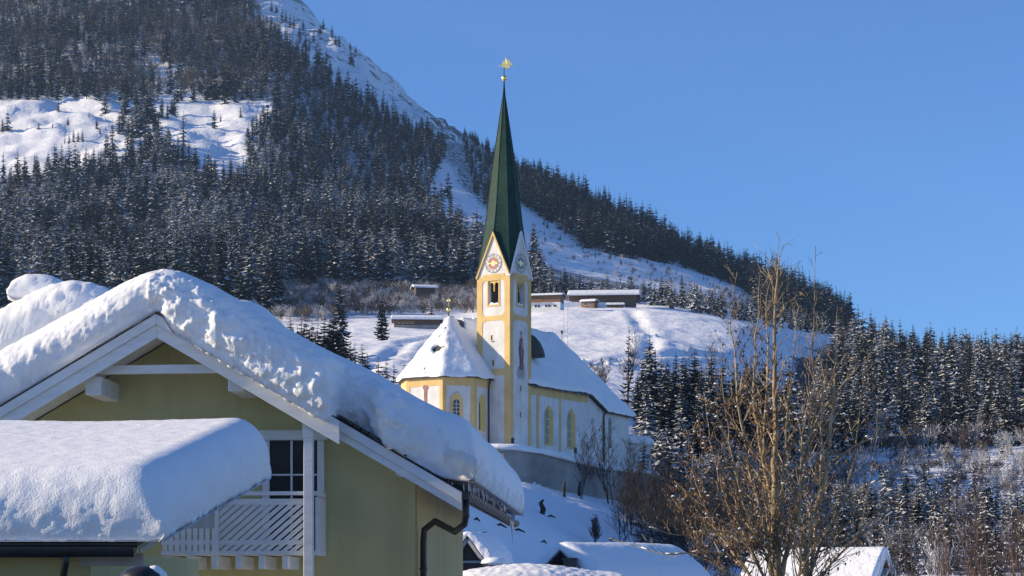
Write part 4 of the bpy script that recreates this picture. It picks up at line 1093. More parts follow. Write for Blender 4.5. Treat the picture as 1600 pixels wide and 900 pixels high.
# roofs in the valley at the bottom of the picture
Y = 90; c = P(700, 935, Y)
hut = gable_house('shed', 'little dark gabled shed against the corner of the yellow house', 'shed', c+Vector((1.3,1,.1)), 3.0, 1.5, 1.45, 1.35, R(76), M['old_wood'], snowT=.16, over=.26, snow_res=.07)
mb = MB(); ex, ey = frame(R(76)); cc = c+Vector((1.3,1,.1))
for s in (-1, 1): mb.bar(cc-ex*1.78+UP*2.47, cc-ex*1.78+ey*s*1.0+UP*1.12, .05, .13)
mb.build('bargeboard', M['grey_board'], hut); mb = MB(); mb.bar(cc-ex*1.56+ey*.6+UP*1.5, cc-ex*1.56-ey*.6+UP*1.5, .06, .1); mb.build('tie_beam', M['grey_board'], hut); mb = MB()
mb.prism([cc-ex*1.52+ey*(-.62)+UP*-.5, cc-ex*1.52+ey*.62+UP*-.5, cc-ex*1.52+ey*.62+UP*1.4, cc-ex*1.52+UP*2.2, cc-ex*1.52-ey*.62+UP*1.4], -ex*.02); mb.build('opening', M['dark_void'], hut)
def mound(name, label, cat, c, sx, sy, h, seed=0, base=None, T=.6, mat='snow_near', res=.12, pitch=.28, rz=0, lum=.05, wav=1):
    ex, ey = frame(rz); t = empty(name, c-UP*3, label, cat)
    mb = MB(); mb.prism([c-ex*sx-ey*sy-UP*4, c+ex*sx-ey*sy-UP*4, c+ex*sx-ey*sy-UP*.2, c-ex*sx-ey*sy-UP*.2], ey*2*sy); mb.build('wall', base or M['old_wood'], t)
    mb = MB(); L_ = sx+.3
    for s in (-1, 1): mb.prism([c-ex*L_+UP*h, c+ex*L_+UP*h, c+ex*L_+ey*s*(sy+.5)+UP*(h-(sy+.5)*pitch), c-ex*L_+ey*s*(sy+.5)+UP*(h-(sy+.5)*pitch)], (0,0,-.1))
    rf = mb.build('roof', M['tile_dark'], t)
    def b_(u, v, f):
        k = .9*f; return c+ex*u+ey*v+UP*(h-pitch*(math.sqrt(v*v+k*k)-k))
    snow_blanket('roof_snow', -L_-.1, L_+.1, -sy-.6, sy+.6, b_, lambda u, v: T*(1+wav*.22*math.sin(u*.9+seed)+wav*.12*math.sin(v*1.3+seed*2)), M[mat], rf, res, res, None, 9, .55, .6, lump=lambda *a: lum, bot=-30, seed=seed)
    return t
c = P(845, 925, 72); mound('low_roof', 'sunlit rounded snow roof at the bottom edge just right of the shed', 'roof', c, 2.7, 2.2, .15, 2, T=.72, res=.07, rz=R(6))
c = P(750, 918, 80); mound('low_roof', 'small hump of roof snow under the dark shed opening', 'roof', c, 1.3, 1.3, .0, 5, T=.5, res=.06)
c = P(966, 914, 105); lr = mound('low_house', 'wide low house with a blue shaded snow roof left of the leafy tree', 'house', c, 3.9, 2.2, 1.75, 7, T=.4, res=.1, rz=R(44), pitch=.72, lum=.02, wav=.3)
q = P(890, 893, 101); mb = MB(); mb.box(q+UP*.05, (.62, .6, 1.1)); mb.box(q+UP*.62, (.75, .72, .1)); mb.build('chimney', M['black_metal'], lr)
c = P(772, 880, 84); t = empty('wood_pile', c-UP*1, 'small covered wood pile with brushy top right beside the shed', 'wood pile')
mb = MB(); 
for k in range(9):
    for j in range(3): mb.tube([c+Vector((-.45+k*.11, -.5, -.3+j*.1)), c+Vector((-.45+k*.11, .4, -.3+j*.1))], .05, 7)
mb.build('logs', M['brown_wood'], t)
mb = MB(); mb.lathe(c+UP*.05, [(.55, -.06), (.5, .06), (.35, .16), (.02, .2)], 16); mb.build('snow_cap', M['snow_near'], t, True)
# house at the lower right, behind the leafy tree
c = P(1361, 856, 95)+Vector((-2.25, 1.0, -2.25)); ex, ey = frame(R(156))
ch = gable_house('house', 'gabled house with white verge boards and patchy roof snow behind the leafy tree', 'house', c, 5.0, 4.4, .35, .72, R(156), M['old_wood'], M['tile_dark'], snowT=.16, over=.6, snow_res=.1)
zr_ = .35+2.2*.72
for s in (-1, 1):
    a = c-ex*3.16+UP*(zr_+.05); b = c-ex*3.16+ey*s*2.9+UP*(zr_-2.9*.72+.05); mb = MB(); mb.bar(a, b, .08, .26); mb.build('bargeboard', M['render_white'], ch)
mb = MB(); mb.prism([c-ex*2.6+ey*.9+UP*.75, c-ex*3.3+ey*.9+UP*.75, c-ex*3.3-ey*.2+UP*1.15, c-ex*2.6-ey*.2+UP*1.15], UP*.16); mb.build('porch_roof', M['snow_near'], ch)
# light poles and marker posts on the meadow
for px, Y, h, lab in ((887, 640, 11.5, 'tall thin pole rising in front of the farmhouse'), (881, 560, 13.0, 'slender pale pole on the sunlit meadow right of the nave roof')):
    g = G(px, Y); t = empty('pole', g, lab, 'pole'); mb = MB(); mb.tube([g-UP, g+UP*h], [.09, .05], 6); mb.build('shaft', M['grey_board'], t)
    mb = MB(); mb.lathe(g+UP*h, [(.12,0),(.2,.15),(.1,.35),(.01,.4)], 8); mb.build('lamp_head', M['grey_board'], t)
g = G(878, 470); t = empty('marker_post', g, 'short dark marker post with a box at the top of the nave roof slope', 'post')
zz = (HY-519)/F*470; mb = MB(); mb.tube([g-UP, Vector((g.x, g.y, zz))], .07, 6); mb.build('shaft', M['black_metal'], t); mb = MB(); mb.box(Vector((g.x, g.y, zz)), (.45, .4, .7)); mb.build('box_head', M['black_metal'], t)
# stumps and dead wood poking from the shaded slope
rn = random.Random(21)
for i, (px, py) in enumerate([(846, 801), (861, 807), (881, 776), (905, 776), (724, 806), (745, 815), (782, 826), (810, 833), (932, 838), (958, 843), (757, 844), (850, 848)]):
    Y = 200
    for _ in range(40):
        if (HY-zat((px-CX)/F*Y, Y)*F/Y) > py: Y *= 1.01
        else: Y *= .992
    g = G(px, Y); mb = MB(); L = rn.uniform(.3, .9); a = rn.uniform(-.6, .6)
    if i in (2, 3): pts = [g-UP*.3, g+UP*1.1, g+Vector((.15, 0, 2.0))]; rad = [.26, .22, .12]
    elif i == 0: pts = [g-UP*.3, g+Vector((.2,0,.5)), g+Vector((-.1,0,1.2)), g+Vector((.25,0,1.6))]; rad = [.3, .34, .25, .1]
    else: pts = [g+Vector((-L*.8, 0, .12)), g+Vector((0, 0, .28)), g+Vector((L*.8, .1, .05+a*.15))]; rad = [.07, .12, .05]
    mb.tube(pts, rad, 7)
    o = mb.build('tree_stump' if i in (0, 2, 3) else 'fallen_branch', M['bark'], None)
    if i in (0, 2, 3): tag(o, ['twisted dark stump standing alone mid slope below the wall', None, 'left of two short dark stumps at the wall foot', 'right of two short dark stumps at the wall foot'][i], 'stump')
    else: tag(o, 'dark stick half buried in the shaded snow slope below the churchyard wall', 'branch', 'sticks poking out of the shaded slope')
# ploughed snow heaps on the meadow, with their small crests
rn = random.Random(33)
for i, (px, Y, wd) in enumerate([(872, 545, 7), (906, 555, 12), (940, 560, 9), (1010, 700, 11)]):
    g = G(px, Y); mb = MB(); n1, n2 = 26, 12; vs_ = []
    for a in range(n1):
        for b in range(n2):
            u, v = a/(n1-1)*2-1, b/(n2-1)*2-1; x, y = g.x+u*wd*.5+v*1.0, Y+v*2.2
            hgt = max(0, (1-u*u))*max(0, (1-v*v))*(1.5+1.5*fbm(x*.5, y*.5, i, 3)); vs_.append((x, y, zat(x, y)-.25+hgt))
    mb.add(vs_, [(a*n2+b, (a+1)*n2+b, (a+1)*n2+b+1, a*n2+b+1) for a in range(n1-1) for b in range(n2-1)])
    tag(mb.build('snow_bank', M['snow_far'], None, True), ['small ploughed snow heap on the meadow nearest to the nave roof', 'long ploughed snow heap in the middle of the sunny meadow', 'rounded snow heap right of the long one on the meadow', 'low snow heap below the long barn on the meadow'][i], 'snow bank')
# ------------------------------------------------------------------ conifers
def spruce(seed, whorls=22, per=8, segs=3, snowp=.5, rad=.17, h=20.0, top=.0, base=.06, droop=.5, gap=0.0, larch=False, frost=0.0):
    """mesh data for trunk and crown of a tree of height h"""
    rn = random.Random(seed)
    tr = MB(); n = 6
    lean = Vector((rn.uniform(-.02, .02), rn.uniform(-.02, .02), 0))
    tr.tube([Vector((0,0,-1.2)), lean*h*.5+Vector((0,0,h*.5)), lean*h+Vector((0,0,h*.995))], [h*.016, h*.009, .02], n)
    cr = MB()
    for wv in range(whorls):
        t = (wv+rn.uniform(-.3, .3))/whorls; t = min(.985, max(0, t))
        z = h*(base+(1-base)*t**.92)
        Rr = h*rad*((1-t)**.80)*(1-.18*max(0, .2-t)/.2)+.12
        for b in range(per if t < .85 else max(4, per-3)):
            if rn.random() < gap: continue
            phi = 2*math.pi*(b+rn.uniform(-.35, .35))/per+wv*1.3
            L = Rr*rn.uniform(.62, 1.18); d = Vector((math.cos(phi), math.sin(phi), 0)); s = Vector((-d.y, d.x, 0))
            z0 = z+rn.uniform(-.3, .3)*h/whorls
            o = lean*z0+Vector((0, 0, z0)); dr = droop*rn.uniform(.7, 1.3)*(1-t*.7)
            sp = []; wd = []
            for k in range(segs+1):
                q = k/segs; sp.append(o+d*(L*q)+Vector((0, 0, -dr*L*q+ .28*L*q*q*q)))
                wd.append(L*.30*(.35+1.1*q if q < .5 else (1-q)*1.7+.06)*rn.uniform(.75, 1.25))
            for k in range(segs):
                for sg in (-1, 1):
                    a, b_ = sp[k], sp[k+1]; e1 = a+s*sg*wd[k]+Vector((0,0,-wd[k]*rn.uniform(.45, 1.0))); e2 = b_+s*sg*wd[k+1]+Vector((0,0,-wd[k+1]*rn.uniform(.45,1.0)))
                    cr.mat(1 if frost and k and rn.random() < frost else 0); cr.add([a, b_, e2, e1], [(0, 1, 2, 3)])
            if rn.random() < snowp:
                up = Vector((0, 0, .05+L*.03)); k0 = rn.choice((0, 1)) if segs > 2 else 0; kk = rn.uniform(.45, .85)
                cr.mat(1)
                for k in range(k0, segs):
                    a, b_ = sp[k]+up, sp[k+1]+up*(.6 if k == segs-1 else 1)
                    for sg in (-1, 1):
                        cr.add([a, b_, b_+s*sg*wd[k+1]*kk+Vector((0,0,-wd[k+1]*.45*kk)), a+s*sg*wd[k]*kk+Vector((0,0,-wd[k]*.45*kk))], [(0,1,2,3)])
    return tr, cr
VAR_N, VAR_F = [], []
def mk(i, nd='needles', **k):
    tr, cr = spruce(100+i, **k)
    mats = [M['needles_warm'] if k.get('larch') else M[nd], M['snow_spruce']]
    return tr.mesh('spruce_trunk', M['bark']), cr.mesh('spruce_crown', mats)
def mk1(i, nd='needles', **k):      # one mesh, trunk and crown together, for trees a few pixels wide
    tr, cr = spruce(200+i, **k)
    tr.m = [2]*len(tr.f); b = len(cr.v); cr.v += tr.v; cr.f += [[b+q for q in f] for f in tr.f]; cr.m += tr.m
    return cr.mesh('spruce_tree', [M['needles_warm'] if k.get('larch') else M[nd], M['snow_spruce'], M['bark']])
for i in range(6): VAR_N.append(mk(i, whorls=24, per=8, segs=3, snowp=[.30,.48,.38,.6,.2,.42][i], rad=[.18,.21,.19,.225,.17,.20][i], droop=[.7,.95,.8,1.0,.6,.85][i], frost=[.03,.08,.05,.1,.02,.06][i], nd=['needles','needles_mid','needles','needles_mid','needles','needles_mid'][i]))
VAR_D = [mk(20+i, whorls=24, per=8, segs=3, snowp=.06, rad=.19+.03*i, droop=.45) for i in range(2)]     # snow free dark ones
VAR_W = [mk(30+i, whorls=16, per=7, segs=3, snowp=.95, rad=.2, droop=.8, frost=.4) for i in range(2)]               # young, heavily frosted
VAR_L = [mk(40+i, whorls=20, per=6, segs=2, snowp=.12, rad=.15, droop=.2, gap=.35, larch=True) for i in range(2)]
for i in range(8): VAR_F.append(mk1(i, whorls=[15,13,14,12,16,11,14,13][i], per=[6,6,7,7,5,7,6,6][i], segs=2, snowp=[.3,.5,.4,.62,.18,.5,.12,.45][i], rad=[.18,.22,.20,.245,.14,.29,.21,.17][i], droop=[.7,.95,.8,1.05,.6,.85,.6,1.1][i], frost=[.06,.18,.10,.28,.02,.15,.02,.16][i],
    nd=['needles','needles_mid','needles_mid','needles_white','needles','needles_white','needles','needles_white'][i], gap=[0,.05,0,0,.15,.05,.1,.08][i], base=[.06,.03,.08,.02,.15,.03,.1,.05][i]))
VAR_FD = [mk1(20+i, whorls=12, per=6, segs=2, snowp=.10, rad=.20, droop=.6) for i in range(2)]
VAR_FL = [mk1(40+i, whorls=12, per=5, segs=2, snowp=.08, rad=.16, droop=.15, gap=.35, larch=True) for i in range(2)]

# what hides a tree from the viewer (only used to skip trees nothing is seen of)
OCC = [(-200,520),(0,545),(20,440),(60,432),(140,455),(170,452),(240,418),(300,425),(365,452),(450,508),(600,595),(700,655),(800,725),(818,745),(819,2000),(3000,2000)]
OCC2 = [(-9e3,2000),(624,2000),(626,592),(690,500),(744,505),(745,432),(790,150),(829,432),(830,520),(872,526),(983,650),(984,700),(1012,690),(1013,2000),(9e3,2000)]
def curve(c, x):
    for (x0, y0), (x1, y1) in zip(c, c[1:]):
        if x0 <= x <= x1: return y0+(y1-y0)*(x-x0)/(x1-x0+1e-9)
    return 2000
# ---- where woods stand: zones (polygon of ground as seen, depth range, spacing, height range, kind weights, label)
ridge_strip = [(722,212),(745,219),(800,258),(870,308),(960,350),(1060,395),(1160,432),(1260,478),(1330,505),(1330,520),(1200,490),(1165,455),(1110,432),(1050,414),(965,400),(905,384),(860,348),(815,322),(765,334),(740,300),(728,250)]
Z = [
 ('lower',   [(-160,285),(0,282),(60,270),(160,256),(205,240),(246,226),(296,252),(330,274),(392,276),(378,230),(412,196),(430,165),(560,160),(640,195),(700,235),(668,300),(690,350),(718,378),(745,395),(790,425),(850,440),(850,452),(760,446),(560,450),(430,452),(430,500),(-160,520)], 850, 1950, 7.2, (18,32), 'mix'),
 ('ridge',   ridge_strip, 1250, 2150, 6.8, (19,30), 'dark'),
 ('band',    [(830,440),(880,448),(950,460),(1050,474),(1150,488),(1240,502),(1310,514),(1310,528),(1180,505),(1050,483),(1000,474),(830,466)], 850, 1500, 5.4, (9,15), 'mix'),
 ('upper',   [(-160,160),(60,158),(140,155),(250,162),(330,160),(425,165),(470,158),(560,158),(620,182),(590,162),(540,152),(480,92),(430,57),(380,12),(360,-60),(-160,-60)], 1500, 2600, 8.5, (18,30), 'upper'),
 ('right',   [(1310,528),(1330,515),(1400,555),(1480,560),(1750,560),(1750,700),(1500,700),(1320,712),(1290,690),(1270,630),(1310,585)], 500, 960, 5.4, (14,21), 'near'),
 ('row',     [(985,655),(1060,640),(1130,645),(1200,640),(1262,660),(1280,700),(1230,715),(1130,705),(1000,690)], 370, 620, 5.2, (10,15), 'near'),
 ('valley',  [(985,700),(1060,690),(1130,715),(1320,760),(1400,790),(1750,795),(1750,830),(1750,905),(1400,905),(1150,860),(1010,780)], 225, 560, 4.6, (5,9.5), 'young'),
 ('bench',   [(1320,700),(1750,695),(1750,730),(1400,733)], 440, 560, 8, (3,7), 'young'),
]
trees = []
class Grid:
    def __init__(s, r): s.r = r; s.d = {}
    def ok(s, x, y, r):
        i, j = int(x//s.r), int(y//s.r)
        for a in (-1, 0, 1):
            for b in (-1, 0, 1):
                for (u, v) in s.d.get((i+a, j+b), ()):
                    if (u-x)**2+(v-y)**2 < r*r: return False
        s.d.setdefault((i, j), []).append((x, y)); return True
rn = random.Random(11)
gr = Grid(9)
def ground_px(px, Y): return HY-zat((px-CX)/F*Y, Y)*F/Y
for zn, poly, y0, y1, sp, (h0, h1), kind in Z:
    pxs = [p[0] for p in poly]; area = (max(pxs)-min(pxs))/F*(y1*y1-y0*y0)/2
    tries = int(min(60000, area/(sp*sp)*2.4))
    for _ in range(tries):
        px = rn.uniform(min(pxs), max(pxs)); Y = math.sqrt(rn.uniform(y0*y0, y1*y1)); x = (px-CX)/F*Y
        gp = ground_px(px, Y)
        if not in_poly(poly, px, gp): continue
        if zn in ('lower', 'upper'):
            if in_poly(MEADOW_UP, px, gp): continue
        if zn == 'upper' and (in_poly(GULLY, px, gp) or in_poly(PATCH, px, gp)) and rn.random() < .93: continue
        s_ = sp*(1+.25*fbm(x/60, Y/60, 2, 2)+.9*max(0, fbm(x/75, Y/150, 12, 3)-.25))
        if zn == 'upper': s_ *= 1+.3*max(0, fbm(x/140, Y/140, 5, 3))
        if not gr.ok(x, Y, s_): continue
        h = rn.uniform(h0, h1)*(1+.25*fbm(x/90, Y/90, 9, 2))
        if zn == 'ridge': h *= .42+.68*sstep(720, 880, px)
        if zn == 'lower': h *= 1.05-.35*sstep(1050, 1600, Y)
        if rn.random() < .22: h *= rn.uniform(.45, .75)
        trees.append((zn, kind, x, Y, h, px, gp))
# scattered trees on open ground: (px, seen ground y, Y guess, height)
def seat(px, py, Y):
    for _ in range(60):
        if ground_px(px, Y) > py: Y *= 1.006
        else: Y *= .9945
    return Y
SC = []
for (px, py, h) in [(165,176,22),(195,181,20),(262,183,16),(272,182,20),(252,186,13),(335,203,17),(115,222,11),(122,221,9),(108,224,8),(12,205,18),(4,203,12),(220,205,26),(212,215,28),(228,196,25),(206,200,20),(232,180,24),(286,240,30),(200,232,25),(192,214,22),(176,236,24),(168,240,20)]:
    SC.append(('upmeadow', 'scatter', px, py, h, 1600))
rs3 = random.Random(14)
for _ in range(34):
    px = rs3.gauss(222, 20); SC.append(('upmeadow', 'scatterd', px, 172+rs3.uniform(0, 62)+.1*(px-222), rs3.uniform(14, 25), 1600))
for _ in range(14): SC.append(('upmeadow', 'scatter', rs3.uniform(0, 410), rs3.uniform(168, 225), rs3.uniform(4, 13), 1600))
for (px, py, h) in [(441,32,17),(447,38,15),(453,44,17),(459,45,15),(468,52,14),(474,53,13),(505,47,13),(519,61,14),(524,64,13),(530,66,14),(547,76,10),(556,82,9),(567,83,8),(548,103,17),(552,104,12),(468,66,14),(477,80,15),(483,84,13),(497,98,13),(516,116,14),(490,72,13),(530,134,15),(540,138,14),(563,154,16),(575,160,15),(583,164,16),(424,12,12),(432,22,12),(417,6,10),(676,160,7),(684,166,7),(586,86,7),(600,100,6),(412,40,14),(500,62,12)]:
    SC.append(('baretop', 'scatterd', px, py, h, 2050))
rs2 = random.Random(4)
for _ in range(46):
    k = rs2.random(); px = 835+k*330; py = 345+k*110+rs2.uniform(-5, 32)*(1-.4*k); SC.append(('chute', 'scatterd', px, py, rs2.uniform(3, 8), 1550))
for (px, py, h) in [(1022,476,10),(1048,481,9),(700,310,22),(690,322,20),(704,330,18),(716,350,16),(684,340,20)]: SC.append(('chute', 'scatterd', px, py, h, 1500))
for zn, kind, px, py, h, Y in SC:
    Y = seat(px, py, Y); trees.append((zn, kind, (px-CX)/F*Y, Y, h, px, ground_px(px, Y)))
# ---- single trees placed one by one
singles = []
def single(px, py, Y, hpx, kind, label, group=None):
    g = G(px, Y) if py is None else Vector(((px-CX)/F*Y, Y, (HY-py)/F*Y))
    gz0 = zat(g.x, Y); top = (HY-hpx)/F*Y; singles.append((g.x, Y, gz0, top-gz0, kind, label, group))
single(597, None, 640, 464, 'D', 'lone dark broad spruce standing on the sunny meadow left of the choir')
single(533, None, 560, 434, 'N', 'tall frosted spruce overtopping the others above the right roof slope')
for px, top, Y in [(455,490,430),(471,497,420),(479,493,410),(487,499,415),(505,487,400),(516,495,420),(522,484,430),(532,525,380),(539,530,372),(549,531,365),(556,534,360),(567,533,352),(574,548,345),(593,557,335),(603,556,330),(614,565,325),(633,563,322),(463,505,395),(498,505,385),(545,548,350)]:
    single(px, None, Y, top, 'D', 'dark snowless spruce peeping over the right roof edge of the yellow house', 'dark spruces along the roof edge')
single(981, None, 420, 505, 'L', 'tallest bare topped larch right of the nave roof')
for px, top, Y, k in [(1010,546,415,'N'),(1024,543,425,'N'),(1056,547,420,'D'),(1084,541,430,'D'),(1110,546,435,'N'),(1040,563,405,'N'),(1070,560,412,'D'),(1130,556,430,'N'),(996,580,395,'N'),(1150,566,425,'D'),(1098,570,400,'N'),(1126,590,395,'N'),(1065,600,385,'N'),(1012,610,380,'N'),(1035,605,375,'D'),(1090,610,380,'N'),(1170,560,440,'N'),(1190,556,450,'D'),(1210,566,445,'N'),(1232,556,460,'N')]:
    single(px, None, Y, top, k, 'dark frosted spruce in the row below the meadow right of the church', 'spruces below the meadow')
single(936, None, 440, 556, 'B', 'round leafless shrub on the meadow just right of the nave roof')
for px, top, Y in [(673,457,795)]: single(px, None, Y, top, 'W', 'white frosted little tree behind the brown farm building')
for px, top, Y in [(1045,655,330),(1030,650,345),(1075,668,330),(1062,640,350)]: single(px, None, Y, top, 'W', 'young white frosted spruce at the foot of the churchyard knoll', 'young spruces at the knoll')

cand = []
for q in trees:
    zn, kind, x, Y, h, px, gp = q
    top = gp-h*F/Y; hid = False
    if top > curve(OCC, px)+4 or (Y > 340 and top > curve(OCC2, px)+4): hid = True
    if px < -40 or px > 1640 or top > 905: hid = True
    vis = min(gp, curve(OCC, px), curve(OCC2, px) if Y > 340 else 2000)-top
    if not hid: cand.append((min(vis, h*F/Y)*(h*F/Y), q))
cand.sort(key=lambda c: -c[0])
n_ind = 300-len([s for s in singles if s[4] in 'NDWL'])
ind = [c[1] for c in cand[:n_ind]]; rest = [c[1] for c in cand[n_ind:]]
# trees seen by nobody are left out; a few just outside the frame keep the wood's edge
rest += [q for q in trees if -160 < q[5] < -40 or 1640 < q[5] < 1760]
LAB = {'lower': ('frosted spruce in the dense wood rising behind the left roofs', 'spruces of the wood above the left roofs'),
 'ridge': ('dark spruce in the row along the falling ridge line', 'spruces along the ridge'),
 'band': ('spruce in the narrow belt above the farm meadow', 'spruces above the farm meadow'),
 'upper': ('dark spruce on the steep upper mountainside', 'spruces on the upper mountainside'),
 'row': ('snow dusted spruce in the thick stand below the meadow behind the leafy tree', 'spruces in the stand behind the leafy tree'),
 'right': ('tall snow dusted spruce in the thick right hand wood', 'spruces of the right hand wood'),
 'valley': ('young frosted spruce low in the valley wood behind the leafy tree', 'young spruces in the valley'),
 'bench': ('small frosted spruce on the sunny bench below the right wood', 'young spruces on the bench'),
 'upmeadow': ('spruce standing on the sunny upper clearing', 'spruces on the upper clearing'),
 'baretop': ('small dark spruce on the bare white ridge top', 'spruces on the white ridge top'),
 'chute': ('small dark spruce on the open shaded slope', 'spruces on the shaded slope')}
def pick_near(kind, r_):
    u = r_.random()
    if kind == 'young': return r_.choice(VAR_W) if u < .45 else r_.choice(VAR_N) if u < .85 else r_.choice(VAR_L)
    if kind == 'near': return r_.choice(VAR_N) if u < .84 else r_.choice(VAR_L) if u < .92 else r_.choice(VAR_D)
    return r_.choice(VAR_N)
rt = random.Random(77)
def add_tree(var, x, Y, z, h, label, group, wide=1.0, name='spruce_tree'):
    t = empty(name, (x, Y, z), label, 'tree', group)
    rz = rt.uniform(0, 6.28); s = h/20.0
    for nm, me_ in (('trunk', var[0]), ('crown', var[1])):
        o = bpy.data.objects.new(nm, me_); COL.objects.link(o); o.parent = t
        o.scale = (s*wide, s*wide, s); o.rotation_euler = (0, 0, rz)
    return t
for x, Y, z, h, k, lab, grp in singles:
    if k == 'B': continue
    v = {'N': VAR_N, 'D': VAR_D, 'W': VAR_W, 'L': VAR_L}[k]
    add_tree(rt.choice(v), x, Y, z, h, lab, grp, rt.uniform(.9, 1.2) if k != 'L' else .85, 'larch_tree' if k == 'L' else 'spruce_tree')
FAR_SRC = []
smallest = ind[-24:]
for q in ind[:-24]:
    zn, kind, x, Y, h, px, gp = q
    add_tree(pick_near(kind, rt), x, Y, zat(x, Y)-.2, h, LAB[zn][0], LAB[zn][1], rt.uniform(.85, 1.15))
allv = VAR_F+VAR_FD+VAR_FL
for k, q in enumerate(smallest):
    zn, kind, x, Y, h, px, gp = q; v = allv[k % len(allv)]
    o = bpy.data.objects.new('spruce_tree', v); COL.objects.link(o); o.location = (x, Y, zat(x, Y)-.2); s = h/20; o.scale = (s, s, s); o.rotation_euler = (0, 0, rt.uniform(0, 6.28))
    tag(o, LAB[zn][0], 'tree', LAB[zn][1])
    if k < len(allv): FAR_SRC.append(o)
# ---- everything farther: one object of instances
def kinds(kind, x, Y):
    u = rt.random()
    if kind == 'mix':
        if u > .94: return 10+rt.randrange(2)
        v = fbm(x/55, Y/80, 4, 3)*1.5+rt.gauss(0, .22)-.5*sstep(1350, 1750, Y)+.22*sstep(1350, 1050, Y)
        return 8+rt.randrange(2) if v < -.6 else rt.choice((4, 6)) if v < -.3 else 0 if v < -.08 else 2 if v < .12 else 1 if v < .3 else rt.choice((3, 5, 7))
    if kind == 'dark': return 8+rt.randrange(2) if u < .45 else rt.choice((0, 4, 6)) if u < .93 else 10
    if kind == 'upper':
        b = fbm(x/120, Y/120, 1, 3)+(.25 if (x < -650 or Y > 1900) else 0)
        if b > .05 and u < .65: return 10+rt.randrange(2)
        return 8+rt.randrange(2) if u < .45 else rt.choice((0, 4, 6, 2))
    if kind == 'scatterd': return 8+rt.randrange(2)
    if kind == 'young': return rt.choice((1, 3, 7, 2))
    return rt.randrange(7)
pts, vid, scl, rot = [], [], [], []
for zn, kind, x, Y, h, px, gp in rest:
    pts.append((x, Y, zat(x, Y)-.3)); vid.append(kinds(kind, x, Y)); s = h/20; ww = s*rt.uniform(.95, 1.4); scl += [ww, ww, s]; rot.append(rt.uniform(0, 6.28))
def scatter_object(name, pts, vid, scl, rot, srcs, label, cat):
    me = bpy.data.meshes.new(name); me.from_pydata(pts, [], [])
    a = me.attributes.new('vid', 'INT', 'POINT'); a.data.foreach_set('value', vid)
    a = me.attributes.new('scl', 'FLOAT_VECTOR', 'POINT'); a.data.foreach_set('vector', scl)
    a = me.attributes.new('rot', 'FLOAT', 'POINT'); a.data.foreach_set('value', rot)
    o = link_mesh(name, me); tag(o, label, cat, kind='stuff')
    ng = bpy.data.node_groups.new(name, 'GeometryNodeTree')
    ng.interface.new_socket('Geometry', in_out='INPUT', socket_type='NodeSocketGeometry'); ng.interface.new_socket('Geometry', in_out='OUTPUT', socket_type='NodeSocketGeometry')
    gi = ng.nodes.new('NodeGroupInput'); go = ng.nodes.new('NodeGroupOutput'); jn = ng.nodes.new('GeometryNodeJoinGeometry')
    def attr(nm, ty):
        n = ng.nodes.new('GeometryNodeInputNamedAttribute'); n.data_type = ty; n.inputs['Name'].default_value = nm; return n
    av, as_, ar = attr('vid', 'INT'), attr('scl', 'FLOAT_VECTOR'), attr('rot', 'FLOAT')
    cx = ng.nodes.new('ShaderNodeCombineXYZ'); ng.links.new(ar.outputs['Attribute'], cx.inputs['Z'])
    for k, so_ in enumerate(srcs):
        oi = ng.nodes.new('GeometryNodeObjectInfo'); oi.transform_space = 'ORIGINAL'; oi.inputs['Object'].default_value = so_; oi.inputs['As Instance'].default_value = True
        cp_ = ng.nodes.new('FunctionNodeCompare'); cp_.data_type = 'INT'; cp_.operation = 'EQUAL'; ng.links.new(av.outputs['Attribute'], cp_.inputs[2]); cp_.inputs[3].default_value = k
        ip = ng.nodes.new('GeometryNodeInstanceOnPoints')
        ng.links.new(gi.outputs[0], ip.inputs['Points']); ng.links.new(cp_.outputs[0], ip.inputs['Selection']); ng.links.new(oi.outputs['Geometry'], ip.inputs['Instance'])
        ng.links.new(cx.outputs[0], ip.inputs['Rotation']); ng.links.new(as_.outputs['Attribute'], ip.inputs['Scale']); ng.links.new(ip.outputs[0], jn.inputs[0])
    ng.links.new(jn.outputs[0], go.inputs[0])
    md = o.modifiers.new('scatter', 'NODES'); md.node_group = ng
    return o
scatter_object('spruce_forest', pts, vid, scl, rot, FAR_SRC, 'snow dusted spruce forest covering the far mountainsides', 'forest')
print('trees', len(trees), 'ind', len(ind), 'rest', len(rest), 'singles', len(singles))
# ------------------------------------------------------------------ leafless trees and shrubs
def grow(mb, p, d, L, r, depth, rn, spread=.55, upb=.25, n=5, tips=None, seg=4, kids=(3, 5), shrink=.62, minr=.004):
    pts = [p]; rad = [r]; d = d.normalized()
    for k in range(seg):
        d = (d+Vector((rn.gauss(0, .09), rn.gauss(0, .09), rn.gauss(0, .05)+upb*.12))).normalized()
        pts.append(pts[-1]+d*(L/seg)); rad.append(max(minr, r*(1-.62*(k+1)/seg)))
    mb.tube(pts, rad, n if r > .03 else 4 if r > .012 else 3, cap=False)
    if tips is not None and depth <= 1: tips += pts[1:]
    if depth <= 0: return
    for k in range(rn.randint(*kids)):
        t = rn.uniform(.3, 1.0); i = min(seg-1, int(t*seg)); q = pts[i].lerp(pts[i+1], t*seg-i)
        a = Vector((rn.gauss(0, 1), rn.gauss(0, 1), rn.gauss(0, .6))); a = (a-d*a.dot(d)).normalized()
        nd = (d+a*spread*rn.uniform(.6, 1.4)+Vector((0,0,upb))).normalized()
        grow(mb, q, nd, L*shrink*rn.uniform(.7, 1.15), max(minr, rad[i]*.6), depth-1, rn, spread, upb, n, tips, seg, kids, shrink, minr)
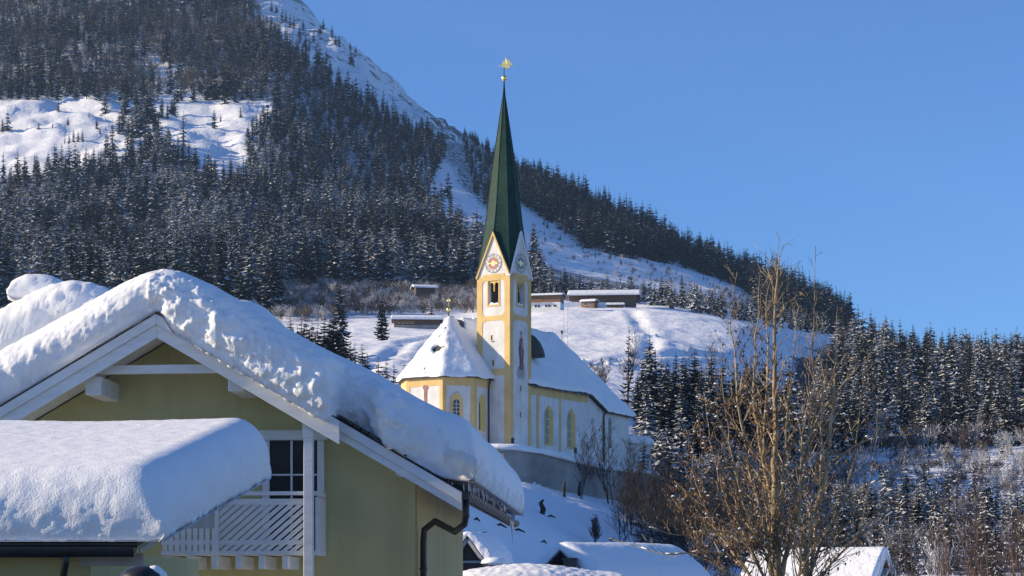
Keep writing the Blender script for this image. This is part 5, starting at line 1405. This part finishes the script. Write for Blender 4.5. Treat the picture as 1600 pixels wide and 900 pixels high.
def snow_bits(mb, pts, rn, n, r0, r1):
    for _ in range(n):
        p = rn.choice(pts); r = rn.uniform(r0, r1)
        mb.lathe(p+Vector((0,0,r*.3)), [(.001,-r*.4),(r*.9,-r*.25),(r,.05*r),(r*.6,.5*r),(.001,.65*r)], 6, rn.uniform(.8,1.6), rn.uniform(.8,1.3))
# --- the leafy tree in front on the right
TY = 32.0
lt = empty('bare_tree', Vector(((1215-CX)/F*TY, TY, -3.2)), 'many stemmed leafless tree with brown withered leaves, in front of everything on the right', 'tree')
rn = random.Random(42)
def T(px, py, dy=0): return P(px, py, TY+dy)
leaders = [  # photo columns of each stem from the base up
 [(1214,900,0),(1209,800,0),(1212,700,.1),(1210,600,.1),(1211,500,.2),(1215,420,.2),(1217,370,.2)],
 [(1206,905,0),(1196,830,-.1),(1172,740,-.2),(1156,640,-.3),(1150,560,-.3),(1140,490,-.3),(1152,425,-.3)],
 [(1216,900,.1),(1206,790,.2),(1186,690,.3),(1178,600,.3),(1184,500,.4),(1186,420,.4)],
 [(1220,905,0),(1246,800,.1),(1262,700,.1),(1270,600,.2),(1272,480,.2),(1274,384,.2)],
 [(1258,930,-.1),(1262,840,-.2),(1290,740,-.2),(1302,640,-.2),(1305,560,-.3),(1307,478,-.3)],
 [(1218,905,0),(1222,760,-.2),(1232,640,-.2),(1241,540,-.3),(1246,468,-.3)],
 [(1200,930,-.2),(1170,850,-.4),(1130,770,-.5),(1112,690,-.5),(1100,612,-.5)],
 [(1190,935,.1),(1150,870,.3),(1108,810,.4),(1084,740,.4),(1073,672,.4)],
 [(1258,930,.1),(1280,860,.2),(1312,790,.3),(1336,700,.3),(1347,600,.3),(1352,560,.3)],
 [(1262,940,0),(1300,880,-.3),(1342,830,-.4),(1362,740,-.4),(1372,640,-.4)],
 [(1210,900,.2),(1196,770,.5),(1194,660,.5),(1200,560,.6),(1196,480,.6),(1207,430,.6)],
 [(1180,940,-.1),(1128,890,-.2),(1088,850,-.2),(1066,800,-.2),(1060,752,-.2)],
 [(1260,935,.3),(1272,850,.5),(1282,760,.6),(1284,640,.6),(1290,560,.6),(1286,500,.6)],
 [(1207,900,-.2),(1186,850,-.4),(1160,780,-.6),(1140,690,-.6),(1128,600,-.6),(1124,540,-.6)],
 [(1240,935,-.3),(1252,880,-.5),(1250,780,-.6),(1254,680,-.6),(1266,590,-.6),(1262,520,-.6)],
]
def smooth(pts, n=4):
    out = []
    for i in range(len(pts)-1):
        p0 = pts[max(i-1, 0)]; p1 = pts[i]; p2 = pts[i+1]; p3 = pts[min(i+2, len(pts)-1)]
        for k in range(n):
            t = k/n; out.append(.5*((2*p1)+(p2-p0)*t+(2*p0-5*p1+4*p2-p3)*t*t+(3*p1-p0-3*p2+p3)*t**3))
    return out+[pts[-1]]
base0 = Vector((lt.location.x, TY, -3.3))
tips = []; tw = MB(); allpts = []
R0 = [.085,.046,.052,.054,.06,.038,.036,.034,.04,.034,.036,.028,.046,.034,.038]
for i, L in enumerate(leaders):
    pts = [base0+Vector((rn.uniform(-.12,.12), rn.uniform(-.1,.1), 0)), base0.lerp(T(*L[0]), .55)]+[T(*q) for q in L]
    pts = smooth(pts, 4); n = len(pts)
    pts = [p+Vector((rn.gauss(0,.012), rn.gauss(0,.012), 0)) for p in pts]
    rad = [max(.0045, R0[i]*(1-(k/(n-1))**.9)*1.2) for k in range(n)]
    mb = MB(); mb.tube(pts, rad, 7, cap=False); 
    mb.build('trunk' if i == 0 else 'stem', M['bark_fg'], lt, True)
    allpts += pts[8:]
    for k in range(9, n-1):
        for _ in range(rn.randint(3, 4) if k < n-4 else 1):
            a = Vector((rn.gauss(0,1), rn.gauss(0,.8), 0)).normalized()
            d = (pts[k+1]-pts[k]).normalized()*rn.uniform(.5,1)+a*rn.uniform(.25,.8)
            Lb = rn.uniform(.25, .85)*(1.1-.6*k/n)
            grow(tw, pts[k], d, Lb, min(rad[k]*.55, .011), 1, rn, .6, .22, 4, tips, 4, (1, 3), .6, .0028)
# a few long side boughs on the right, snow lined
bough = []
for q in [[(1285,640),(1315,602),(1345,570),(1378,538)],[(1264,830),(1330,775),(1400,735),(1440,720)],[(1300,720),(1345,692),(1375,684),(1402,680)],[(1262,870),(1330,840),(1395,800),(1440,760)],[(1190,850),(1120,830),(1060,836),(1010,822)],[(1180,880),(1110,862),(1040,866),(985,850)],[(1300,840),(1360,790),(1400,770),(1475,790)]]:
    pts = smooth([T(x, y, rn.uniform(-.3,.3)) for x, y in q], 5); n = len(pts); tw.tube(pts, [.016*(1-k/n)+.0035 for k in range(n)], 5, cap=False); bough += pts[3:]
    for k in range(4, n-1):
        if rn.random() < .7: grow(tw, pts[k], (pts[k+1]-pts[k]).normalized()+Vector((rn.gauss(0,.5), rn.gauss(0,.4), rn.gauss(.3,.4))), rn.uniform(.2,.5), .006, 1, rn, .6, .1, 3, tips if rn.random() < .25 else None, 3, (1,2), .6, .0028)
tw.build('twigs', M['bark_fg'], lt)
lf = MB(); cnt = 0
def leaf(p, s):
    ax = Vector((rn.gauss(0,.45), rn.gauss(0,.45), -1)).normalized(); sd = ax.cross(Vector((rn.gauss(0,1), rn.gauss(0,1), .2))).normalized(); nn = ax.cross(sd)
    lf.mat(0 if rn.random() < .7 else 1); cu = rn.uniform(.15, .5)
    a = p; b = p+ax*s*.5+sd*s*.32+nn*s*cu*.5; c = p+ax*s*.55+nn*s*.05; d = p+ax*s*.5-sd*s*.3+nn*s*cu*.5; e = p+ax*s*1.05+nn*s*cu
    lf.add([a, b, c, d, e], [(0,1,2), (0,2,3), (2,1,4), (3,2,4)])
for p in tips:
    px = CX+F*p.x/p.y; py = HY-F*p.z/p.y
    w_ = .05+.5*sstep(520, 720, py)*(1 if px < 1250 else .55)+.22*math.exp(-((px-1190)/55)**2-((py-530)/60)**2)+.16*math.exp(-((px-1160)/60)**2-((py-640)/70)**2)
    for _ in range(3):
        if rn.random() < w_*(.7 if px < 1190 else .36): leaf(p+Vector((rn.gauss(0,.03), rn.gauss(0,.03), rn.gauss(0,.02))), rn.uniform(.028,.062)); cnt += 1
tag(lf.build('leaves', [M['leaf'], M['leaf_red']], lt), kind='stuff')
sb = MB(); low = [p for p in tips+bough*3 if HY-F*p.z/p.y > 600]
snow_bits(sb, low, rn, 380, .007, .026)
for p, q in zip(bough, bough[1:]):
    if (q-p).length < .5 and rn.random() < .18: sb.tube([p+UP*.012, q+UP*.012], [rn.uniform(.008,.018), rn.uniform(.006,.016)], 5)
tag(sb.build('snow_clumps', M['snow_tree'], lt, True), kind='stuff')
print('leaves', cnt, 'tips', len(tips))
# --- other bare trees
def bare_tree(name, loc, h, seed, label, mat, group=None, stems=1, lean=.1, depth=3, r=.03, snow=0, spread=.55, upb=.3, kids=(4, 6), name2='twigs'):
    rn = random.Random(seed); t = empty(name, loc, label, 'tree' if name.endswith('tree') else 'shrub', group)
    tm, bm_ = MB(), MB(); tp = []
    for s in range(stems):
        d = Vector((rn.gauss(0, lean), rn.gauss(0, lean), 1)).normalized(); L = h*rn.uniform(.65, .85) if stems > 1 else h*.7
        pts = [Vector(loc)-UP*.3+Vector((rn.gauss(0,.02*h), rn.gauss(0,.02*h), 0))]
        rr_ = r*h*(1 if stems == 1 else .55); rad = [rr_]
        for k in range(7):
            d = (d+Vector((rn.gauss(0,.06), rn.gauss(0,.06), .05))).normalized(); pts.append(pts[-1]+d*L/7*1.25); rad.append(max(.006, rr_*(1-.9*(k+1)/7)))
        tm.tube(pts, rad, 6, cap=False)
        for k in range(2, 8):
            for _ in range(rn.randint(*kids)//(2 if stems > 3 else 1)+1):
                a = Vector((rn.gauss(0,1), rn.gauss(0,1), 0)).normalized(); q = pts[k-1].lerp(pts[k], rn.random())
                grow(bm_, q, a*spread*1.3+Vector((0,0,.6+upb)), h*.26*(1.15-k/9), rad[k]*.5+.002, depth-1, rn, spread, upb, 4, tp, 3, (2, 4), .62, .0025*max(1, loc[1]/60))
    tm.build('trunk', mat, t, True); bm_.build(name2, mat, t)
    if snow and tp:
        sb = MB(); snow_bits(sb, tp, rn, snow, h*.0015, h*.005); tag(sb.build('snow_clumps', M['snow_tree'], t, True), kind='stuff')
    return t
M['bark_red'] = simple('reddish_bark', (.11,.065,.042), (.24,.15,.10), 2.5, .85)
for i, (px, Y, top, lab) in enumerate([(1497, 62, 735, 'reddish leafless sapling left of two at the lower right corner'), (1545, 66, 752, 'reddish leafless sapling right of two at the lower right corner'), (1592, 70, 770, 'leafless sapling cut by the right picture edge'), (1440, 75, 790, 'leafless brushy tree between the leafy tree and the saplings'), (1395, 82, 800, 'leafless tree directly right of the white verge roof')]):
    z = (HY-top)/F*Y; x = (px-CX)/F*Y
    bare_tree('bare_tree', Vector((x, Y, -3.2)), z+3.2, 60+i, lab, M['bark_red'] if i < 3 else M['twig'], stems=3 if i < 3 else 2, r=.012, depth=3, snow=60, spread=.35, upb=.55, lean=.06)
# beside the church wall
for i, (px, py0, Y, top, st, lab) in enumerate([(955, 0, 283, 660, 4, 'broad leafless tree in front of the right end of the nave'), (1000, 0, 280, 690, 3, 'leafless tree before the snow capped annex'), (905, 0, 272, 668, 2, 'thin leafless sapling against the wall below the nave windows'), (1040, 0, 270, 705, 4, 'dark leafless thicket tree in the shade right of the churchyard wall'), (985, 0, 255, 742, 5, 'low dark leafless bush on the shaded bank'), (930, 0, 225, 800, 6, 'brown leafless shrub of upright rods above the blue roof')]):
    g = G(px, Y); z = (HY-top)/F*Y
    bare_tree('bare_tree' if i != 5 and i != 4 else 'bare_shrub', g, z-g.z, 80+i, lab, M['bark'] if i != 5 else M['twig'], stems=st, r=.012, depth=3, spread=.5, upb=.35, lean=.16 if i < 5 else .08)
DARK = []
for i in range(26):
    px = 975+i*8+random.uniform(-6, 6); Y = random.uniform(215, 275); g = G(px, Y); 
    bare_tree('bare_tree', g, random.uniform(7, 11), 120+i, 'dark leafless tree in the shaded bank right of the churchyard', M['bark'], 'dark leafless trees on the shaded bank', stems=2, r=.012, depth=3, spread=.55, upb=.25, lean=.15)
for (x, Y, z, h, k, lab, grp) in singles:
    if k == 'B': bare_tree('bare_shrub', Vector((x, Y, z)), h, 9, lab, M['twig'], stems=6, r=.014, depth=3, lean=.3, spread=.7)
for i, (px, Y, top) in enumerate([(1100, 470, 525), (1078, 460, 535), (978, 452, 512)]):
    g = G(px, Y); bare_tree('bare_tree', g, (HY-top)/F*Y-g.z, 150+i, ['leafless tree above the spruce row, right of two', 'leafless tree above the spruce row, left of two', 'pale leafless tree behind the bare topped larch'][i], M['twig'], stems=1, r=.014, depth=3)
# brushy growth: a few shrubs as individuals, the rest as ground cover
src = []
for i, (px, Y, h) in enumerate([(520, 950, 7), (560, 930, 6), (600, 955, 7.5), (575, 900, 6), (640, 905, 5.5)]):
    g = G(px, Y); t = MB(); rn = random.Random(300+i)
    for s in range(9): 
        d = Vector((rn.gauss(0,.35), rn.gauss(0,.35), 1)); grow(t, Vector((rn.gauss(0,.8), rn.gauss(0,.8), -.2)), d, 6*rn.uniform(.5,.8), .07, 2, rn, .6, .2, 3, None, 3, (4, 6), .6, .035)
    t.mi = 1
    for s in range(30 if i != 1 else 16):
        q = Vector((rn.gauss(0,1.5), rn.gauss(0,1.5), rn.uniform(1, 5))); t.lathe(q, [(.01,-.08),(.11,-.03),(.08,.06),(.01,.2)], 5, rn.uniform(.8,1.8), 1)
    me_ = t.mesh('brush', [M['twig'] if i < 3 else M['frost_twig'], M['snow_tree']]); o = link_mesh('bare_shrub', me_); o.location = g; o.scale = (h/6,)*3
    tag(o, 'brown bush in the thicket at the foot of the left wood' if i < 3 else 'white frosted bush in the thicket at the foot of the left wood', 'shrub', 'brown bushes at the wood edge' if i < 3 else 'white bushes at the wood edge'); src.append(o)
pts, vid, scl, rot = [], [], [], []; g2 = Grid(9); rn = random.Random(5)
BZ = [([(430,452),(760,447),(760,488),(700,490),(540,495),(470,515),(430,520)], 820, 1080, 5.5, (4, 6.5), 2600, .4),
      ([(1240,640),(1330,600),(1430,640),(1480,690),(1700,680),(1700,712),(1330,715),(1240,700)], 450, 720, 7.5, (5, 8), 2600, .3),
      ([(1000,700),(1150,720),(1400,740),(1750,740),(1750,910),(1050,910),(1000,800)], 180, 500, 6.5, (3, 5), 2600, .35),
      ([(-100,150),(420,150),(420,-60),(-100,-60)], 1600, 2500, 11, (8, 14), 2500, .1),
      ([(835,350),(1180,470),(1150,485),(900,420),(830,400)], 1250, 1800, 12, (1.5, 4), 900, .4),
      ([(1330,712),(1750,705),(1750,790),(1400,790),(1320,760)], 380, 560, 7.0, (2.0, 4.2), 1500, .8)]
for poly, y0, y1, sp, (h0, h1), tries, fr in BZ:
    pxs = [p[0] for p in poly]
    for _ in range(tries):
        px = rn.uniform(min(pxs), max(pxs)); Y = math.sqrt(rn.uniform(y0*y0, y1*y1)); x = (px-CX)/F*Y
        if in_poly(poly, px, ground_px(px, Y)) and g2.ok(x, Y, sp):
            h = rn.uniform(h0, h1)/6; pts.append((x, Y, zat(x, Y))); vid.append(rn.randrange(3) if rn.random() > fr else 3+rn.randrange(2)); scl += [h*rn.uniform(.9,1.3), h*rn.uniform(.9,1.3), h]; rot.append(rn.uniform(0,6.28))
scatter_object('undergrowth', pts, vid, scl, rot, src, 'brown leafless undergrowth with frost between the trees', 'undergrowth')
# ------------------------------------------------------------------ air
zlo, zhi = float(ZG.min())-1.5, float(ZG.max())+40
mb = MB(); mb.box((0, 1350, (zlo+zhi)/2), (9600, 3960, zhi-zlo))
m = bpy.data.materials.new('haze'); m.use_nodes = True; nt = m.node_tree; nt.nodes.clear()
o_ = N(nt, 'ShaderNodeOutputMaterial'); pv = N(nt, 'ShaderNodeVolumePrincipled'); pv.inputs['Density'].default_value = HAZE = .000045; pv.inputs['Color'].default_value = (.42,.66,1,1); pv.inputs['Anisotropy'].default_value = .2
nt.links.new(pv.outputs[0], o_.inputs['Volume'])
hz = mb.build('haze', m, None); tag(hz, kind='stuff')
